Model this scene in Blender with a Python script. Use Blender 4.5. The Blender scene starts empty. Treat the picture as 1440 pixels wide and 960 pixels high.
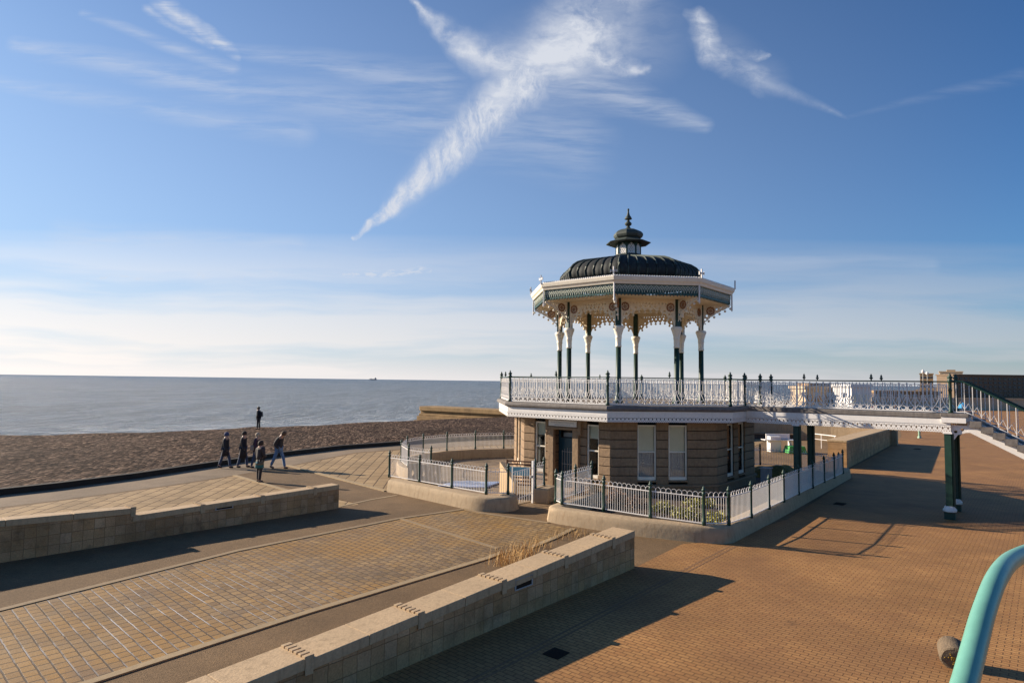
import bpy, bmesh, math, random
from mathutils import Matrix, Vector, noise
R=math.radians; PI=math.pi
random.seed(7)
sc=bpy.context.scene; COL=sc.collection
# ------------------------------------------------------------------ measuring helpers
F,TH,HY,H=899.3,.0129,535.4,4.36
PITCH=math.atan((HY-480)/F)
def ray(px,py):
    a=px-720;b=py-480
    u=a*math.cos(TH)+b*math.sin(TH); v=-a*math.sin(TH)+b*math.cos(TH)
    X=u/F; up=-v/F
    return X, math.cos(PITCH)-up*math.sin(PITCH), math.sin(PITCH)+up*math.cos(PITCH)
def G(px,py,z=0.):
    X,Y,Z=ray(px,py); t=(z-H)/Z; return (X*t,Y*t)
# ------------------------------------------------------------------ objects
ORG={}
def tag(o,label=None,cat=None,group=None,kind=None):
    if label: o['label']=label
    if cat: o['category']=cat
    if group: o['group']=group
    if kind: o['kind']=kind
    return o
def thing(name,loc,label,cat,group=None):
    o=bpy.data.objects.new(name,None); COL.objects.link(o); o.location=loc; o.empty_display_size=.3
    ORG[o.name]=Vector(loc); return tag(o,label,cat,group)
class MB:
    def __init__(s): s.bm=bmesh.new()
    def _add(s,vs,fs,M=None):
        bv=[s.bm.verts.new((M@Vector(v)) if M is not None else v) for v in vs]
        for f in fs:
            try: s.bm.faces.new([bv[i] for i in f])
            except ValueError: pass
        return bv
    def box(s,c,d,M=None,rz=0,taper=1.):
        x,y,z=d[0]/2,d[1]/2,d[2]/2
        q=Matrix.Translation(c)@Matrix.Rotation(rz,4,'Z')
        if M is not None: q=M@q
        t=taper
        vs=[(-x,-y,-z),(x,-y,-z),(x,y,-z),(-x,y,-z),(-x*t,-y*t,z),(x*t,-y*t,z),(x*t,y*t,z),(-x*t,y*t,z)]
        s._add(vs,[(0,3,2,1),(4,5,6,7),(0,1,5,4),(1,2,6,5),(2,3,7,6),(3,0,4,7)],q); return s
    def b2(s,x0,x1,y0,y1,z0,z1,M=None):
        return s.box(((x0+x1)/2,(y0+y1)/2,(z0+z1)/2),(abs(x1-x0),abs(y1-y0),abs(z1-z0)),M)
    def tube(s,pts,r,n=6,M=None,cap=True,flat=1.):
        pts=[Vector(p) for p in pts]; rings=[]
        rs=r if isinstance(r,(list,tuple)) else [r]*len(pts)
        for i,p in enumerate(pts):
            if i==0: t=pts[1]-p
            elif i==len(pts)-1: t=p-pts[i-1]
            else: t=(pts[i+1]-p).normalized()+(p-pts[i-1]).normalized()
            if t.length<1e-9: t=Vector((0,0,1))
            t.normalize()
            up=Vector((0,0,1)) if abs(t.z)<.9 else Vector((0,1,0))
            a=t.cross(up).normalized(); b=t.cross(a).normalized()
            ring=[]
            for k in range(n):
                an=2*PI*(k+.5)/n; v=p+(a*math.cos(an)*flat+b*math.sin(an))*rs[i]
                ring.append(s.bm.verts.new((M@v) if M is not None else v))
            rings.append(ring)
        for i in range(len(rings)-1):
            for k in range(n):
                s.bm.faces.new([rings[i][k],rings[i][(k+1)%n],rings[i+1][(k+1)%n],rings[i+1][k]])
        if cap:
            s.bm.faces.new(rings[0][::-1]); s.bm.faces.new(rings[-1])
        return s
    def lathe(s,prof,n=16,c=(0,0,0),M=None,rot=0,scale=1.):
        rings=[]
        for r,z in prof:
            ring=[]
            for k in range(n):
                an=rot+2*PI*k/n
                v=Vector((c[0]+r*scale*math.sin(an),c[1]-r*scale*math.cos(an),c[2]+z*scale))
                ring.append(s.bm.verts.new((M@v) if M is not None else v))
            rings.append(ring)
        for i in range(len(rings)-1):
            for k in range(n):
                s.bm.faces.new([rings[i][k],rings[i][(k+1)%n],rings[i+1][(k+1)%n],rings[i+1][k]])
        s.bm.faces.new(rings[0][::-1]); s.bm.faces.new(rings[-1]); return s
    def prism(s,poly,z0,z1,M=None):
        n=len(poly)
        vs=[(p[0],p[1],z0) for p in poly]+[(p[0],p[1],z1) for p in poly]
        s._add(vs,[tuple(range(n))[::-1],tuple(range(n,2*n))]+[(i,(i+1)%n,n+(i+1)%n,n+i) for i in range(n)],M); return s
    def sweep(s,path,prof,closed=False,cap=True):
        # path: plan points; prof: (offset to the left, z)
        P=[Vector((p[0],p[1])) for p in path]; n=len(P); rings=[]
        for i,p in enumerate(P):
            a=P[i-1] if (i>0 or closed) else None; b=P[(i+1)%n] if (i<n-1 or closed) else None
            d1=(p-a).normalized() if a is not None else None; d2=(b-p).normalized() if b is not None else None
            if d1 is None: d1=d2
            if d2 is None: d2=d1
            n1=Vector((-d1.y,d1.x)); n2=Vector((-d2.y,d2.x)); m=(n1+n2)
            m=m/max(m.length_squared/2,.3)
            rings.append([s.bm.verts.new((p.x+m.x*o,p.y+m.y*o,z)) for o,z in prof])
        m_=len(prof); rng=n if closed else n-1
        for i in range(rng):
            A=rings[i];B=rings[(i+1)%n]
            for k in range(m_):
                s.bm.faces.new([A[k],A[(k+1)%m_],B[(k+1)%m_],B[k]])
        if cap and not closed:
            s.bm.faces.new(rings[0]); s.bm.faces.new(rings[-1][::-1])
        return s
    def mesh(s,name,mat,smooth=False,bevel=0,fixn=True):
        if fixn: bmesh.ops.recalc_face_normals(s.bm,faces=s.bm.faces[:])
        me=bpy.data.meshes.new(name); s.bm.to_mesh(me); s.bm.free()
        for m in (mat if isinstance(mat,list) else [mat]): me.materials.append(m)
        if smooth:
            for p in me.polygons: p.use_smooth=True
        return me
    def build(s,name,mat,parent=None,smooth=False,bevel=0,fixn=True):
        if parent is not None:
            o_=origin(parent)
            bmesh.ops.translate(s.bm,verts=s.bm.verts[:],vec=-o_)
        me=s.mesh(name,mat,smooth,fixn=fixn)
        o=bpy.data.objects.new(name,me); COL.objects.link(o)
        if parent is not None: o.parent=parent
        if bevel:
            m=o.modifiers.new('bevel','BEVEL'); m.width=bevel; m.segments=2; m.limit_method='ANGLE'; m.angle_limit=R(40)
        if smooth:
            try: o.data.set_sharp_from_angle(angle=R(40))
            except Exception: pass
        return o
def origin(p):
    v=Vector((0,0,0)); 
    while p is not None:
        v+=p.location; p=p.parent
    return v
def place(me,name,parent,M):
    o=bpy.data.objects.new(name,me); COL.objects.link(o); o.parent=parent
    o.matrix_local=Matrix.Translation(-origin(parent))@M
    return o
def face_M(a,b,z=0):
    a=Vector((a[0],a[1],z)); d=(Vector((b[0],b[1],z))-a); L=d.length; d.normalize()
    M=Matrix.Identity(4); y=Vector((-d.y,d.x,0))
    for i in range(3): M[i][0]=d[i]; M[i][1]=y[i]; M[i][2]=(0,0,1)[i]; M[i][3]=a[i]
    return M,L
def plate(loops,th):
    cu=bpy.data.curves.new('pl','CURVE'); cu.dimensions='2D'; cu.fill_mode='BOTH'; cu.extrude=th/2
    for lp in loops:
        sp=cu.splines.new('POLY'); sp.points.add(len(lp)-1)
        for i,p in enumerate(lp): sp.points[i].co=(p[0],p[1],0,1)
        sp.use_cyclic_u=True
    ob=bpy.data.objects.new('pl',cu); COL.objects.link(ob)
    dg=bpy.context.evaluated_depsgraph_get(); dg.update()
    me=bpy.data.meshes.new_from_object(ob.evaluated_get(dg))
    bpy.data.objects.remove(ob); 
    # x stays, y -> z, z -> -y
    me.transform(Matrix(((1,0,0,0),(0,0,-1,0),(0,1,0,0),(0,0,0,1))))
    return me
def plate_mesh(loops,th,mat,name):
    me=plate(loops,th); me.name=name; me.materials.clear(); me.materials.append(mat); return me
def circ(cx,cy,r,n=10,a0=0): return [(cx+r*math.cos(a0+2*PI*k/n),cy+r*math.sin(a0+2*PI*k/n)) for k in range(n)]
# ------------------------------------------------------------------ materials
def nodes(name):
    m=bpy.data.materials.new(name); m.use_nodes=True; nt=m.node_tree
    return m,nt,nt.nodes['Principled BSDF']
def nd(nt,t,**k):
    n=nt.nodes.new(t)
    for a,b in k.items():
        if a.startswith('i_'): n.inputs[a[2:].replace('_',' ')].default_value=b
        else: setattr(n,a,b)
    return n
def lk(nt,a,b): nt.links.new(a,b)
def mixc(nt,fac,a,b,bt='MIX'):
    n=nt.nodes.new('ShaderNodeMix'); n.data_type='RGBA'; n.blend_type=bt
    for s,v in ((n.inputs[0],fac),(n.inputs[6],a),(n.inputs[7],b)):
        if hasattr(v,'links') or isinstance(v,bpy.types.NodeSocket): nt.links.new(v,s)
        elif isinstance(v,(int,float)): s.default_value=v
        else: s.default_value=(*v[:3],1)
    return n.outputs[2]
def math_(nt,op,a,b=None,c=None,clamp=False):
    n=nt.nodes.new('ShaderNodeMath'); n.operation=op; n.use_clamp=clamp
    for i,v in enumerate((a,b,c)):
        if v is None: continue
        if isinstance(v,bpy.types.NodeSocket): nt.links.new(v,n.inputs[i])
        else: n.inputs[i].default_value=v
    return n.outputs[0]
def ramp(nt,v,pts):
    n=nt.nodes.new('ShaderNodeValToRGB'); e=n.color_ramp.elements
    while len(e)<len(pts): e.new(.5)
    for i,(p,c) in enumerate(pts):
        e[i].position=p; e[i].color=(*( (c,c,c) if isinstance(c,(int,float)) else c),1)
    nt.links.new(v,n.inputs[0]); return n.outputs[0]
def noise_(nt,vec,scale,detail=4,rough=.55,dist=0.):
    n=nd(nt,'ShaderNodeTexNoise'); n.inputs['Scale'].default_value=scale; n.inputs['Detail'].default_value=detail
    n.inputs['Roughness'].default_value=rough; n.inputs['Distortion'].default_value=dist
    if vec is not None: lk(nt,vec,n.inputs['Vector'])
    return n.outputs['Fac']
def geo(nt):
    return nd(nt,'ShaderNodeNewGeometry').outputs['Position']
def mapp(nt,vec,scale=(1,1,1),rot=(0,0,0),loc=(0,0,0)):
    n=nd(nt,'ShaderNodeMapping'); n.inputs['Scale'].default_value=scale; n.inputs['Rotation'].default_value=rot; n.inputs['Location'].default_value=loc
    lk(nt,vec,n.inputs['Vector']); return n.outputs[0]
def bump(nt,h,dist,strength=1.,prev=None):
    n=nd(nt,'ShaderNodeBump'); n.inputs['Distance'].default_value=dist; n.inputs['Strength'].default_value=strength
    lk(nt,h,n.inputs['Height'])
    if prev is not None: lk(nt,prev,n.inputs['Normal'])
    return n.outputs[0]
TINT=(.78,.65,.475)
TN=('rusticated_stone','stone_joint','coping_stone','kerb_stone','coping','render','kerb','bank','dry_grass','concrete','timber','shrub','soil','border','granite','leaf','deck_asphalt','hotel','moss')
def tn(c): return tuple(a*b for a,b in zip(c,TINT))
def plain(name,c,rough=.6,var=.25,scale=6,bmp=.004,metal=0.,spec=.5,dirt=None,big=.8):
    if any(t in name for t in TN):
        c=tn(c)
        if dirt: dirt=(tn(dirt[0]),dirt[1])
    m,nt,b=nodes(name); P=geo(nt)
    n1=noise_(nt,P,scale,6,.6); n2=noise_(nt,P,big,3)
    k=math_(nt,'ADD',math_(nt,'MULTIPLY',n1,.6),math_(nt,'MULTIPLY',n2,.4))
    c0=tuple(x*(1-var) for x in c); c1=tuple(min(1,x*(1+var)) for x in c)
    col=ramp(nt,k,[(.3,c0),(.7,c1)])
    if dirt:
        ns=noise_(nt,mapp(nt,P,(9,9,1.2)),1,5,.7)
        col=mixc(nt,math_(nt,'MULTIPLY',ramp(nt,ns,[(.5,0),(.72,1)]),dirt[1]),col,dirt[0])
    lk(nt,col,b.inputs['Base Color']); b.inputs['Roughness'].default_value=rough; b.inputs['Metallic'].default_value=metal
    b.inputs['Specular IOR Level'].default_value=spec
    if bmp: lk(nt,bump(nt,n1,bmp),b.inputs['Normal'])
    return m
def brickmat(name,cols,mortar,bw,bh,ms,ang,rough=.8,off=.5,bmp=.006,stain=None,varscale=.5,sq=1,vert=False,mdark=1.,glint=None):
    cols=[tn(c) for c in cols]; mortar=tn(mortar)
    if stain: stain=[(a_,b_,c_,tn(d_),e_) for a_,b_,c_,d_,e_ in stain]
    m,nt,b=nodes(name); P=geo(nt)
    if vert:  # walls: horizontal run along ang, height as y
        r=mapp(nt,P,rot=(0,0,-ang))
        s=nd(nt,'ShaderNodeSeparateXYZ'); lk(nt,r,s.inputs[0]); cxyz=nd(nt,'ShaderNodeCombineXYZ'); lk(nt,s.outputs[0],cxyz.inputs[0]); lk(nt,s.outputs[2],cxyz.inputs[1]); v=cxyz.outputs[0]
    else: v=mapp(nt,P,rot=(0,0,-ang))
    br=nd(nt,'ShaderNodeTexBrick'); br.offset=off; br.squash=sq
    br.inputs['Scale'].default_value=1; br.inputs['Brick Width'].default_value=bw; br.inputs['Row Height'].default_value=bh
    br.inputs['Mortar Size'].default_value=ms; br.inputs['Mortar Smooth'].default_value=.25; br.inputs['Bias'].default_value=0
    br.inputs['Color1'].default_value=(0,0,0,1); br.inputs['Color2'].default_value=(1,1,1,1); br.inputs['Mortar'].default_value=(.5,.5,.5,1)
    wob=nd(nt,'ShaderNodeVectorMath'); wob.operation='MULTIPLY_ADD'; nn=nd(nt,'ShaderNodeTexNoise'); nn.inputs['Scale'].default_value=5; lk(nt,v,nn.inputs['Vector'])
    lk(nt,nn.outputs['Color'],wob.inputs[0]); wob.inputs[1].default_value=(bh*.1,)*3; lk(nt,v,wob.inputs[2])
    lk(nt,wob.outputs[0],br.inputs['Vector'])
    sp=nd(nt,'ShaderNodeSeparateColor'); lk(nt,br.outputs['Color'],sp.inputs[0])
    n=len(cols); col=ramp(nt,sp.outputs[0],[(i/(n-1) if n>1 else 0,c) for i,c in enumerate(cols)])
    big=noise_(nt,P,varscale,4,.6); fine=noise_(nt,P,35,3)
    col=mixc(nt,1.,col,ramp(nt,big,[(.3,.72),(.7,1.22)]),'MULTIPLY')
    col=mixc(nt,1.,col,ramp(nt,fine,[(.3,.82),(.7,1.15)]),'MULTIPLY')
    if stain:
        for (sc_,lo,hi,c,amt) in stain:
            col=mixc(nt,math_(nt,'MULTIPLY',ramp(nt,noise_(nt,mapp(nt,P,loc=(sc_*7,3,1)),sc_,5,.65),[(lo,0),(hi,1)]),amt),col,c)
    mo=mortar
    if glint:   # wet glints painted as pale lines along the joints of one patch
        dd=nd(nt,'ShaderNodeVectorMath'); dd.operation='DISTANCE'; lk(nt,P,dd.inputs[0]); dd.inputs[1].default_value=(glint[0][0],glint[0][1],0)
        pt_=math_(nt,'SUBTRACT',1.25,math_(nt,'DIVIDE',dd.outputs['Value'],glint[1]),clamp=True)
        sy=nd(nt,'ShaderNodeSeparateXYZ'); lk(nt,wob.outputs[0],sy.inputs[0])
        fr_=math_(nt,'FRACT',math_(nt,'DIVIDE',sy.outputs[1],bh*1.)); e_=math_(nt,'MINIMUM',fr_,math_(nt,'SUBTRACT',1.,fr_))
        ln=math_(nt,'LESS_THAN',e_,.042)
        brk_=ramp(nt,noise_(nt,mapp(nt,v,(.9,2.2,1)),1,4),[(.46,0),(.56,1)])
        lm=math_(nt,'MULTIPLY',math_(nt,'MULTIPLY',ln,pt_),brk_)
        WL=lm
    col=mixc(nt,br.outputs['Fac'],col,mo)
    if glint: col=mixc(nt,WL,col,(.56,.52,.48))
    lk(nt,col,b.inputs['Base Color']); b.inputs['Roughness'].default_value=rough
    b.inputs['Specular IOR Level'].default_value=.3
    h=math_(nt,'ADD',math_(nt,'MULTIPLY',br.outputs['Fac'],-1.),math_(nt,'MULTIPLY',fine,.25))
    h=math_(nt,'ADD',h,math_(nt,'MULTIPLY',sp.outputs[0],.35))
    lk(nt,bump(nt,h,bmp),b.inputs['Normal'])
    return m
WDIR=math.atan2(15.3-9.51,2.92+1.94)      # direction of the seafront walls
M={}
M['green']=plain('green_paint',(.008,.040,.026),.5,.3,10,.001,spec=.5)
M['greend']=plain('frieze_green_paint',(.022,.070,.055),.4,.3,10,.001)
M['white']=plain('white_iron_paint',(.78,.745,.70),.45,.06,8,.001,dirt=((.35,.22,.12),.12))
M['cream']=plain('cream_paint',(.84,.70,.49),.5,.08,9,.001,dirt=((.4,.25,.1),.15))
M['creamw']=plain('pale_cream_paint',(.84,.76,.62),.5,.06,9,.001,dirt=((.4,.3,.2),.12))
M['brownm']=plain('brown_gilt_paint',(.30,.13,.05),.4,.3,30,.001)
M['lead']=plain('dark_lead_sheet',(.014,.015,.014),.72,.35,4,.004,metal=.0,dirt=((.10,.14,.11),.35))
M['leadg']=plain('weathered_green_lead',(.05,.065,.053),.65,.3,8,.003,dirt=((.02,.03,.03),.4))
M['scroll']=plain('pale_green_scroll',(.50,.52,.42),.5,.1,10,0)
M['stone']=plain('rusticated_stone',(.36,.28,.215),.85,.28,9,.012,dirt=((.17,.13,.10),.45))
M['stoned']=plain('stone_joint',(.12,.095,.075),.9,.2,8,.004)
M['slab']=plain('deck_edge_stone',(.17,.15,.135),.85,.35,7,.008,dirt=((.07,.06,.055),.6))
M['deckf']=plain('deck_asphalt',(.20,.185,.17),.9,.2,12,.003)
M['render']=plain('cement_render',(.49,.43,.355),.85,.16,7,.008,dirt=((.24,.17,.09),.5))
M['coping']=plain('coping_stone',(.62,.52,.40),.85,.20,26,.006,dirt=((.30,.235,.16),.55))
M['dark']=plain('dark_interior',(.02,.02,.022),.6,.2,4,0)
M['blind']=plain('window_blind',(.90,.80,.56),.8,.05,3,0)
M['net']=plain('net_curtain',(.42,.42,.42),.9,.1,3,0)
M['door']=plain('blue_green_door',(.012,.05,.07),.3,.2,6,0)
M['teal']=plain('teal_gloss_paint',(.15,.37,.29),.35,.12,12,.001)
M['granite']=plain('rough_granite',(.22,.19,.16),.9,.5,45,.02,dirt=((.06,.05,.05),.6))
M['moss']=plain('yellow_moss',(.35,.24,.03),.9,.4,40,.01)
M['wood']=plain('pale_timber',(.44,.33,.21),.7,.15,5,.003)
M['woodd']=plain('grey_timber',(.23,.18,.14),.8,.2,5,.003)
M['blueg']=plain('blue_sheet',(.30,.36,.52),.35,.1,3,.01)
M['turq']=plain('turquoise_board',(.22,.50,.56),.5,.1,3,0)
M['grey']=plain('grey_cabinet_paint',(.22,.22,.23),.5,.15,4,0)
M['plant']=plain('shrub_leaf',(.34,.38,.09),.6,.5,3,0)
M['plantr']=plain('reddish_shrub',(.26,.15,.10),.7,.5,3,0)
M['plants']=plain('spiky_leaf',(.14,.13,.06),.6,.5,3,0)
M['straw']=plain('dry_grass',(.66,.46,.19),.7,.35,6,0)
M['bank']=plain('mossy_bank',(.20,.18,.045),.9,.5,4,.06)
M['kerb_shade']=plain('shaded_kerb',(.03,.028,.026),.85,.3,6,.006)  # near-black colour carries the shade on the kerb face
M['grate']=plain('iron_cover',(.035,.025,.018),.9,.3,30,.004,spec=.05)
M['kerb']=plain('kerb_stone',(.42,.36,.26),.85,.18,9,.005)
M['kerbd']=plain('kerb_setts',(.34,.28,.20),.85,.22,9,.005)
M['hotelw']=plain('hotel_render',(.66,.60,.54),.8,.1,.2,0)
M['hotelb']=plain('hotel_brown',(.20,.165,.145),.8,.15,.2,0)
M['hotelt']=plain('hotel_tan',(.40,.31,.22),.8,.15,.2,0)
M['win']=plain('dark_window',(.05,.055,.07),.2,.2,1,0)
M['cobalt']=plain('blue_canvas',(.02,.25,.50),.7,.1,1,0)
M['red']=plain('red_cloth',(.5,.03,.03),.7,.1,1,0)
M['greenm']=plain('green_plastic',(.04,.30,.06),.6,.1,3,0)
M['ship']=plain('ship_grey',(.20,.21,.24),.8,.1,.1,0)
M['steel']=plain('pale_steel',(.36,.35,.33),.5,.1,4,0)
# glass
m,nt,b=nodes('window_glass'); nt.nodes.remove(b)
t=nd(nt,'ShaderNodeBsdfTransparent'); t.inputs[0].default_value=(.93,.95,.95,1); g=nd(nt,'ShaderNodeBsdfGlossy'); g.inputs['Roughness'].default_value=.03
fr=nd(nt,'ShaderNodeFresnel'); fr.inputs[0].default_value=1.38; mx=nd(nt,'ShaderNodeMixShader'); lk(nt,fr.outputs[0],mx.inputs[0]); lk(nt,t.outputs[0],mx.inputs[1]); lk(nt,g.outputs[0],mx.inputs[2])
lk(nt,mx.outputs[0],nt.nodes['Material Output'].inputs[0]); M['glass']=m
# paving
M['brick']=brickmat('red_brown_brick_paving',[(.43,.25,.12),(.50,.305,.145),(.46,.28,.135),(.53,.33,.16),(.44,.255,.12)],(.19,.115,.06),.2,.1,.008,WDIR-PI/2,rough=.75,stain=[(.22,.48,.62,(.33,.20,.115),.45),(.6,.5,.75,(.27,.155,.09),.55),(1.7,.6,.8,(.30,.15,.07),.35),(.9,.66,.74,(.16,.10,.065),.5)])
M['sett']=brickmat('stone_setts',[(.27,.20,.115),(.39,.30,.175),(.31,.245,.165),(.46,.35,.20),(.35,.26,.135)],(.13,.10,.065),.22,.19,.014,WDIR-.06+PI/2,rough=.6,bmp=.012,stain=[(.5,.44,.64,(.46,.29,.08),.75),(.8,.54,.72,(.19,.155,.14),.6)],glint=(G(235,860),3.4))
M['slabs']=brickmat('buff_paving_slabs',[(.40,.32,.21),(.49,.40,.275),(.44,.35,.23)],(.13,.095,.06),.95,.47,.028,R(95),rough=.85,bmp=.006,stain=[(.3,.5,.8,(.33,.27,.19),.5)])
def tilewall(name,ang): return brickmat(name,[(.50,.345,.215),(.60,.43,.29),(.54,.37,.22),(.66,.50,.37),(.56,.40,.25)],(.30,.21,.13),.24,.25,.006,ang,rough=.8,off=0.,bmp=.004,vert=True,varscale=1.2,
    stain=[(2.2,.54,.72,(.13,.095,.065),.7),(1.1,.5,.75,(.42,.26,.10),.4),(.7,.5,.7,(.24,.19,.15),.5)])
M['tilen']=tilewall('buff_wall_tiles',WDIR)
def ground_mat(name,c,var,scale,bmp,st=None,rough=.9,speck=None):
    c=tn(c); st=(tn(st[0]),st[1]) if st else None
    m,nt,b=nodes(name); P=geo(nt)
    f=noise_(nt,P,scale,4,.7); g_=noise_(nt,P,.35,5,.6); g2=noise_(nt,P,1.6,4,.6)
    col=ramp(nt,f,[(.3,tuple(x*(1-var) for x in c)),(.7,tuple(x*(1+var) for x in c))])
    col=mixc(nt,1.,col,ramp(nt,g_,[(.3,.78),(.7,1.2)]),'MULTIPLY'); col=mixc(nt,1.,col,ramp(nt,g2,[(.3,.88),(.7,1.1)]),'MULTIPLY')
    if st: col=mixc(nt,math_(nt,'MULTIPLY',ramp(nt,noise_(nt,P,.8,5,.7),[(.55,0),(.75,1)]),st[1]),col,st[0])
    lk(nt,col,b.inputs['Base Color']); b.inputs['Roughness'].default_value=rough; b.inputs['Specular IOR Level'].default_value=.25
    lk(nt,bump(nt,f,bmp),b.inputs['Normal']); return m
M['tarmac']=ground_mat('brown_asphalt',(.225,.170,.115),.4,45,.01,((.13,.10,.075),.5))
M['strip']=ground_mat('grey_promenade_concrete',(.30,.265,.235),.15,12,.004,((.22,.19,.17),.5))
M['base']=ground_mat('sandy_ground',(.26,.20,.14),.25,6,.02)
M['patio']=brickmat('patio_slabs',[(.36,.31,.26),(.40,.35,.30)],(.22,.18,.15),.6,.6,.015,WDIR,rough=.8)
# shingle
m,nt,b=nodes('beach_shingle'); P=geo(nt)
vo=nd(nt,'ShaderNodeTexVoronoi'); Pb=mapp(nt,P,(1,.30,1),rot=(0,0,0)); vo.inputs['Scale'].default_value=12; lk(nt,Pb,vo.inputs['Vector'])
vo2=nd(nt,'ShaderNodeTexVoronoi'); vo2.inputs['Scale'].default_value=6.5; lk(nt,Pb,vo2.inputs['Vector'])
s1=nd(nt,'ShaderNodeSeparateColor'); lk(nt,vo.outputs['Color'],s1.inputs[0]); s2=nd(nt,'ShaderNodeSeparateColor'); lk(nt,vo2.outputs['Color'],s2.inputs[0])
k=math_(nt,'ADD',math_(nt,'MULTIPLY',s1.outputs[0],.62),math_(nt,'MULTIPLY',s2.outputs[0],.38))
col=ramp(nt,k,[(.12,(.012,.006,.0035)),(.42,(.046,.026,.016)),(.64,(.080,.048,.031)),(.84,(.26,.175,.12))])
col=mixc(nt,1.,col,ramp(nt,noise_(nt,mapp(nt,P,(.5,1,1)),.16,4),[(.35,.75),(.7,1.2)]),'MULTIPLY')
lk(nt,col,b.inputs['Base Color']); b.inputs['Roughness'].default_value=.95; b.inputs['Specular IOR Level'].default_value=.08
hh=math_(nt,'SUBTRACT',math_(nt,'MULTIPLY',vo.outputs['Distance'],-1.),math_(nt,'MULTIPLY',noise_(nt,P,2.6,6,.65),.7))
lk(nt,bump(nt,hh,.045),b.inputs['Normal']); M['shingle']=m
# sea
m,nt,b=nodes('sea_water'); P=geo(nt)
w1=noise_(nt,mapp(nt,P,(.10,.42,1),rot=(0,0,.15)),1,6,.6,.4); w2=noise_(nt,mapp(nt,P,(.35,1.3,1),rot=(0,0,-.1)),1,5,.65); w3=noise_(nt,mapp(nt,P,(.02,.07,1),rot=(0,0,.1)),1,5,.6)
h=math_(nt,'ADD',math_(nt,'MULTIPLY',w1,1.1),math_(nt,'MULTIPLY',w2,.45)); h=math_(nt,'ADD',h,math_(nt,'MULTIPLY',w3,1.5)); h=math_(nt,'ADD',h,math_(nt,'MULTIPLY',noise_(nt,mapp(nt,P,(.42,.075,1)),1,6,.7),-2.2))
lk(nt,bump(nt,h,2.6),b.inputs['Normal'])
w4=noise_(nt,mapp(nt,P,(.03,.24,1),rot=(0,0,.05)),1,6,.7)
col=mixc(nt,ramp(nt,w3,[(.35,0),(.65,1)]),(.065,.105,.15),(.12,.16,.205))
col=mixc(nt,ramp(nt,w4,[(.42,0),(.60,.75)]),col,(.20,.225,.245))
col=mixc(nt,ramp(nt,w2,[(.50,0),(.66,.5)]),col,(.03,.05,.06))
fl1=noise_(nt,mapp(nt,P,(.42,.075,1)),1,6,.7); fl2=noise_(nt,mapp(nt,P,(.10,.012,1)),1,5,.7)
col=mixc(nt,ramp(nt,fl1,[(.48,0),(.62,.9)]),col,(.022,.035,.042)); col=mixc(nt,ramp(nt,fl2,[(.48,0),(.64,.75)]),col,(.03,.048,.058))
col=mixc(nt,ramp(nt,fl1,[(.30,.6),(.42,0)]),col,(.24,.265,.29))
sx=nd(nt,'ShaderNodeSeparateXYZ'); lk(nt,P,sx.inputs[0])
# foam where the swell breaks on the shore
shore=math_(nt,'SUBTRACT',sx.outputs[1],math_(nt,'MULTIPLY_ADD',sx.outputs[0],.95,100.))
near=math_(nt,'SUBTRACT',1.,math_(nt,'DIVIDE',math_(nt,'SUBTRACT',shore,26.),30.),clamp=True)
fm=math_(nt,'MULTIPLY',near,ramp(nt,noise_(nt,mapp(nt,P,(.12,.5,1),rot=(0,0,.5)),1,6,.7),[(.45,0),(.62,1)]))
wc=math_(nt,'MULTIPLY',ramp(nt,noise_(nt,mapp(nt,P,(.05,.28,1)),1,6,.75),[(.66,0),(.74,1)]),.5)
col=mixc(nt,math_(nt,'MAXIMUM',math_(nt,'MULTIPLY',fm,.75),wc),col,(.62,.66,.70))
lk(nt,col,b.inputs['Base Color']); b.inputs['Roughness'].default_value=.26; b.inputs['IOR'].default_value=1.33; b.inputs['Specular IOR Level'].default_value=.30; M['sea']=m

# ------------------------------------------------------------------ the setting
def struct(name,mb,mat,smooth=False,bevel=0): return tag(mb.build(name,mat,None,smooth,bevel),kind='structure')
def sheet(name,poly,z,mat,t=.0):
    mb=MB(); mb._add([(p[0],p[1],z) for p in poly],[tuple(range(len(poly)))])
    o=struct(name,mb,mat)
    bm=bmesh.new(); bm.from_mesh(o.data); bmesh.ops.triangulate(bm,faces=bm.faces[:])
    for f in bm.faces:
        if f.normal.z<0: f.normal_flip()
    bm.to_mesh(o.data); bm.free(); return o
# coast line of the promenade edge (kerb), measured in plan
KP=[(-60,-30),(-38,0),(-26.5,12)]+[G(*q) for q in [(80,687.5),(190,673),(300,656),(400,641),(480,631.5),(560,625.5),(640,620)]]+[(2,50),(12,56),(24,66),(45,92),(80,140),(200,330),(700,1100)]
# base land: one sheet inland of the kerb, reaching the horizon
land=[(p[0],p[1]) for p in KP]+[(4000,6000),(6000,-600),(-60,-400)]
sheet('ground',land,0.,M['base'])
# sea
mb=MB(); S=9000
mb._add([(-S*2,-S,-2.6),(S*2,-S,-2.6),(S*2,S*2.5,-2.6),(-S*2,S*2.5,-2.6)],[(0,1,2,3)]); struct('sea',mb,M['sea'])
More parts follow.
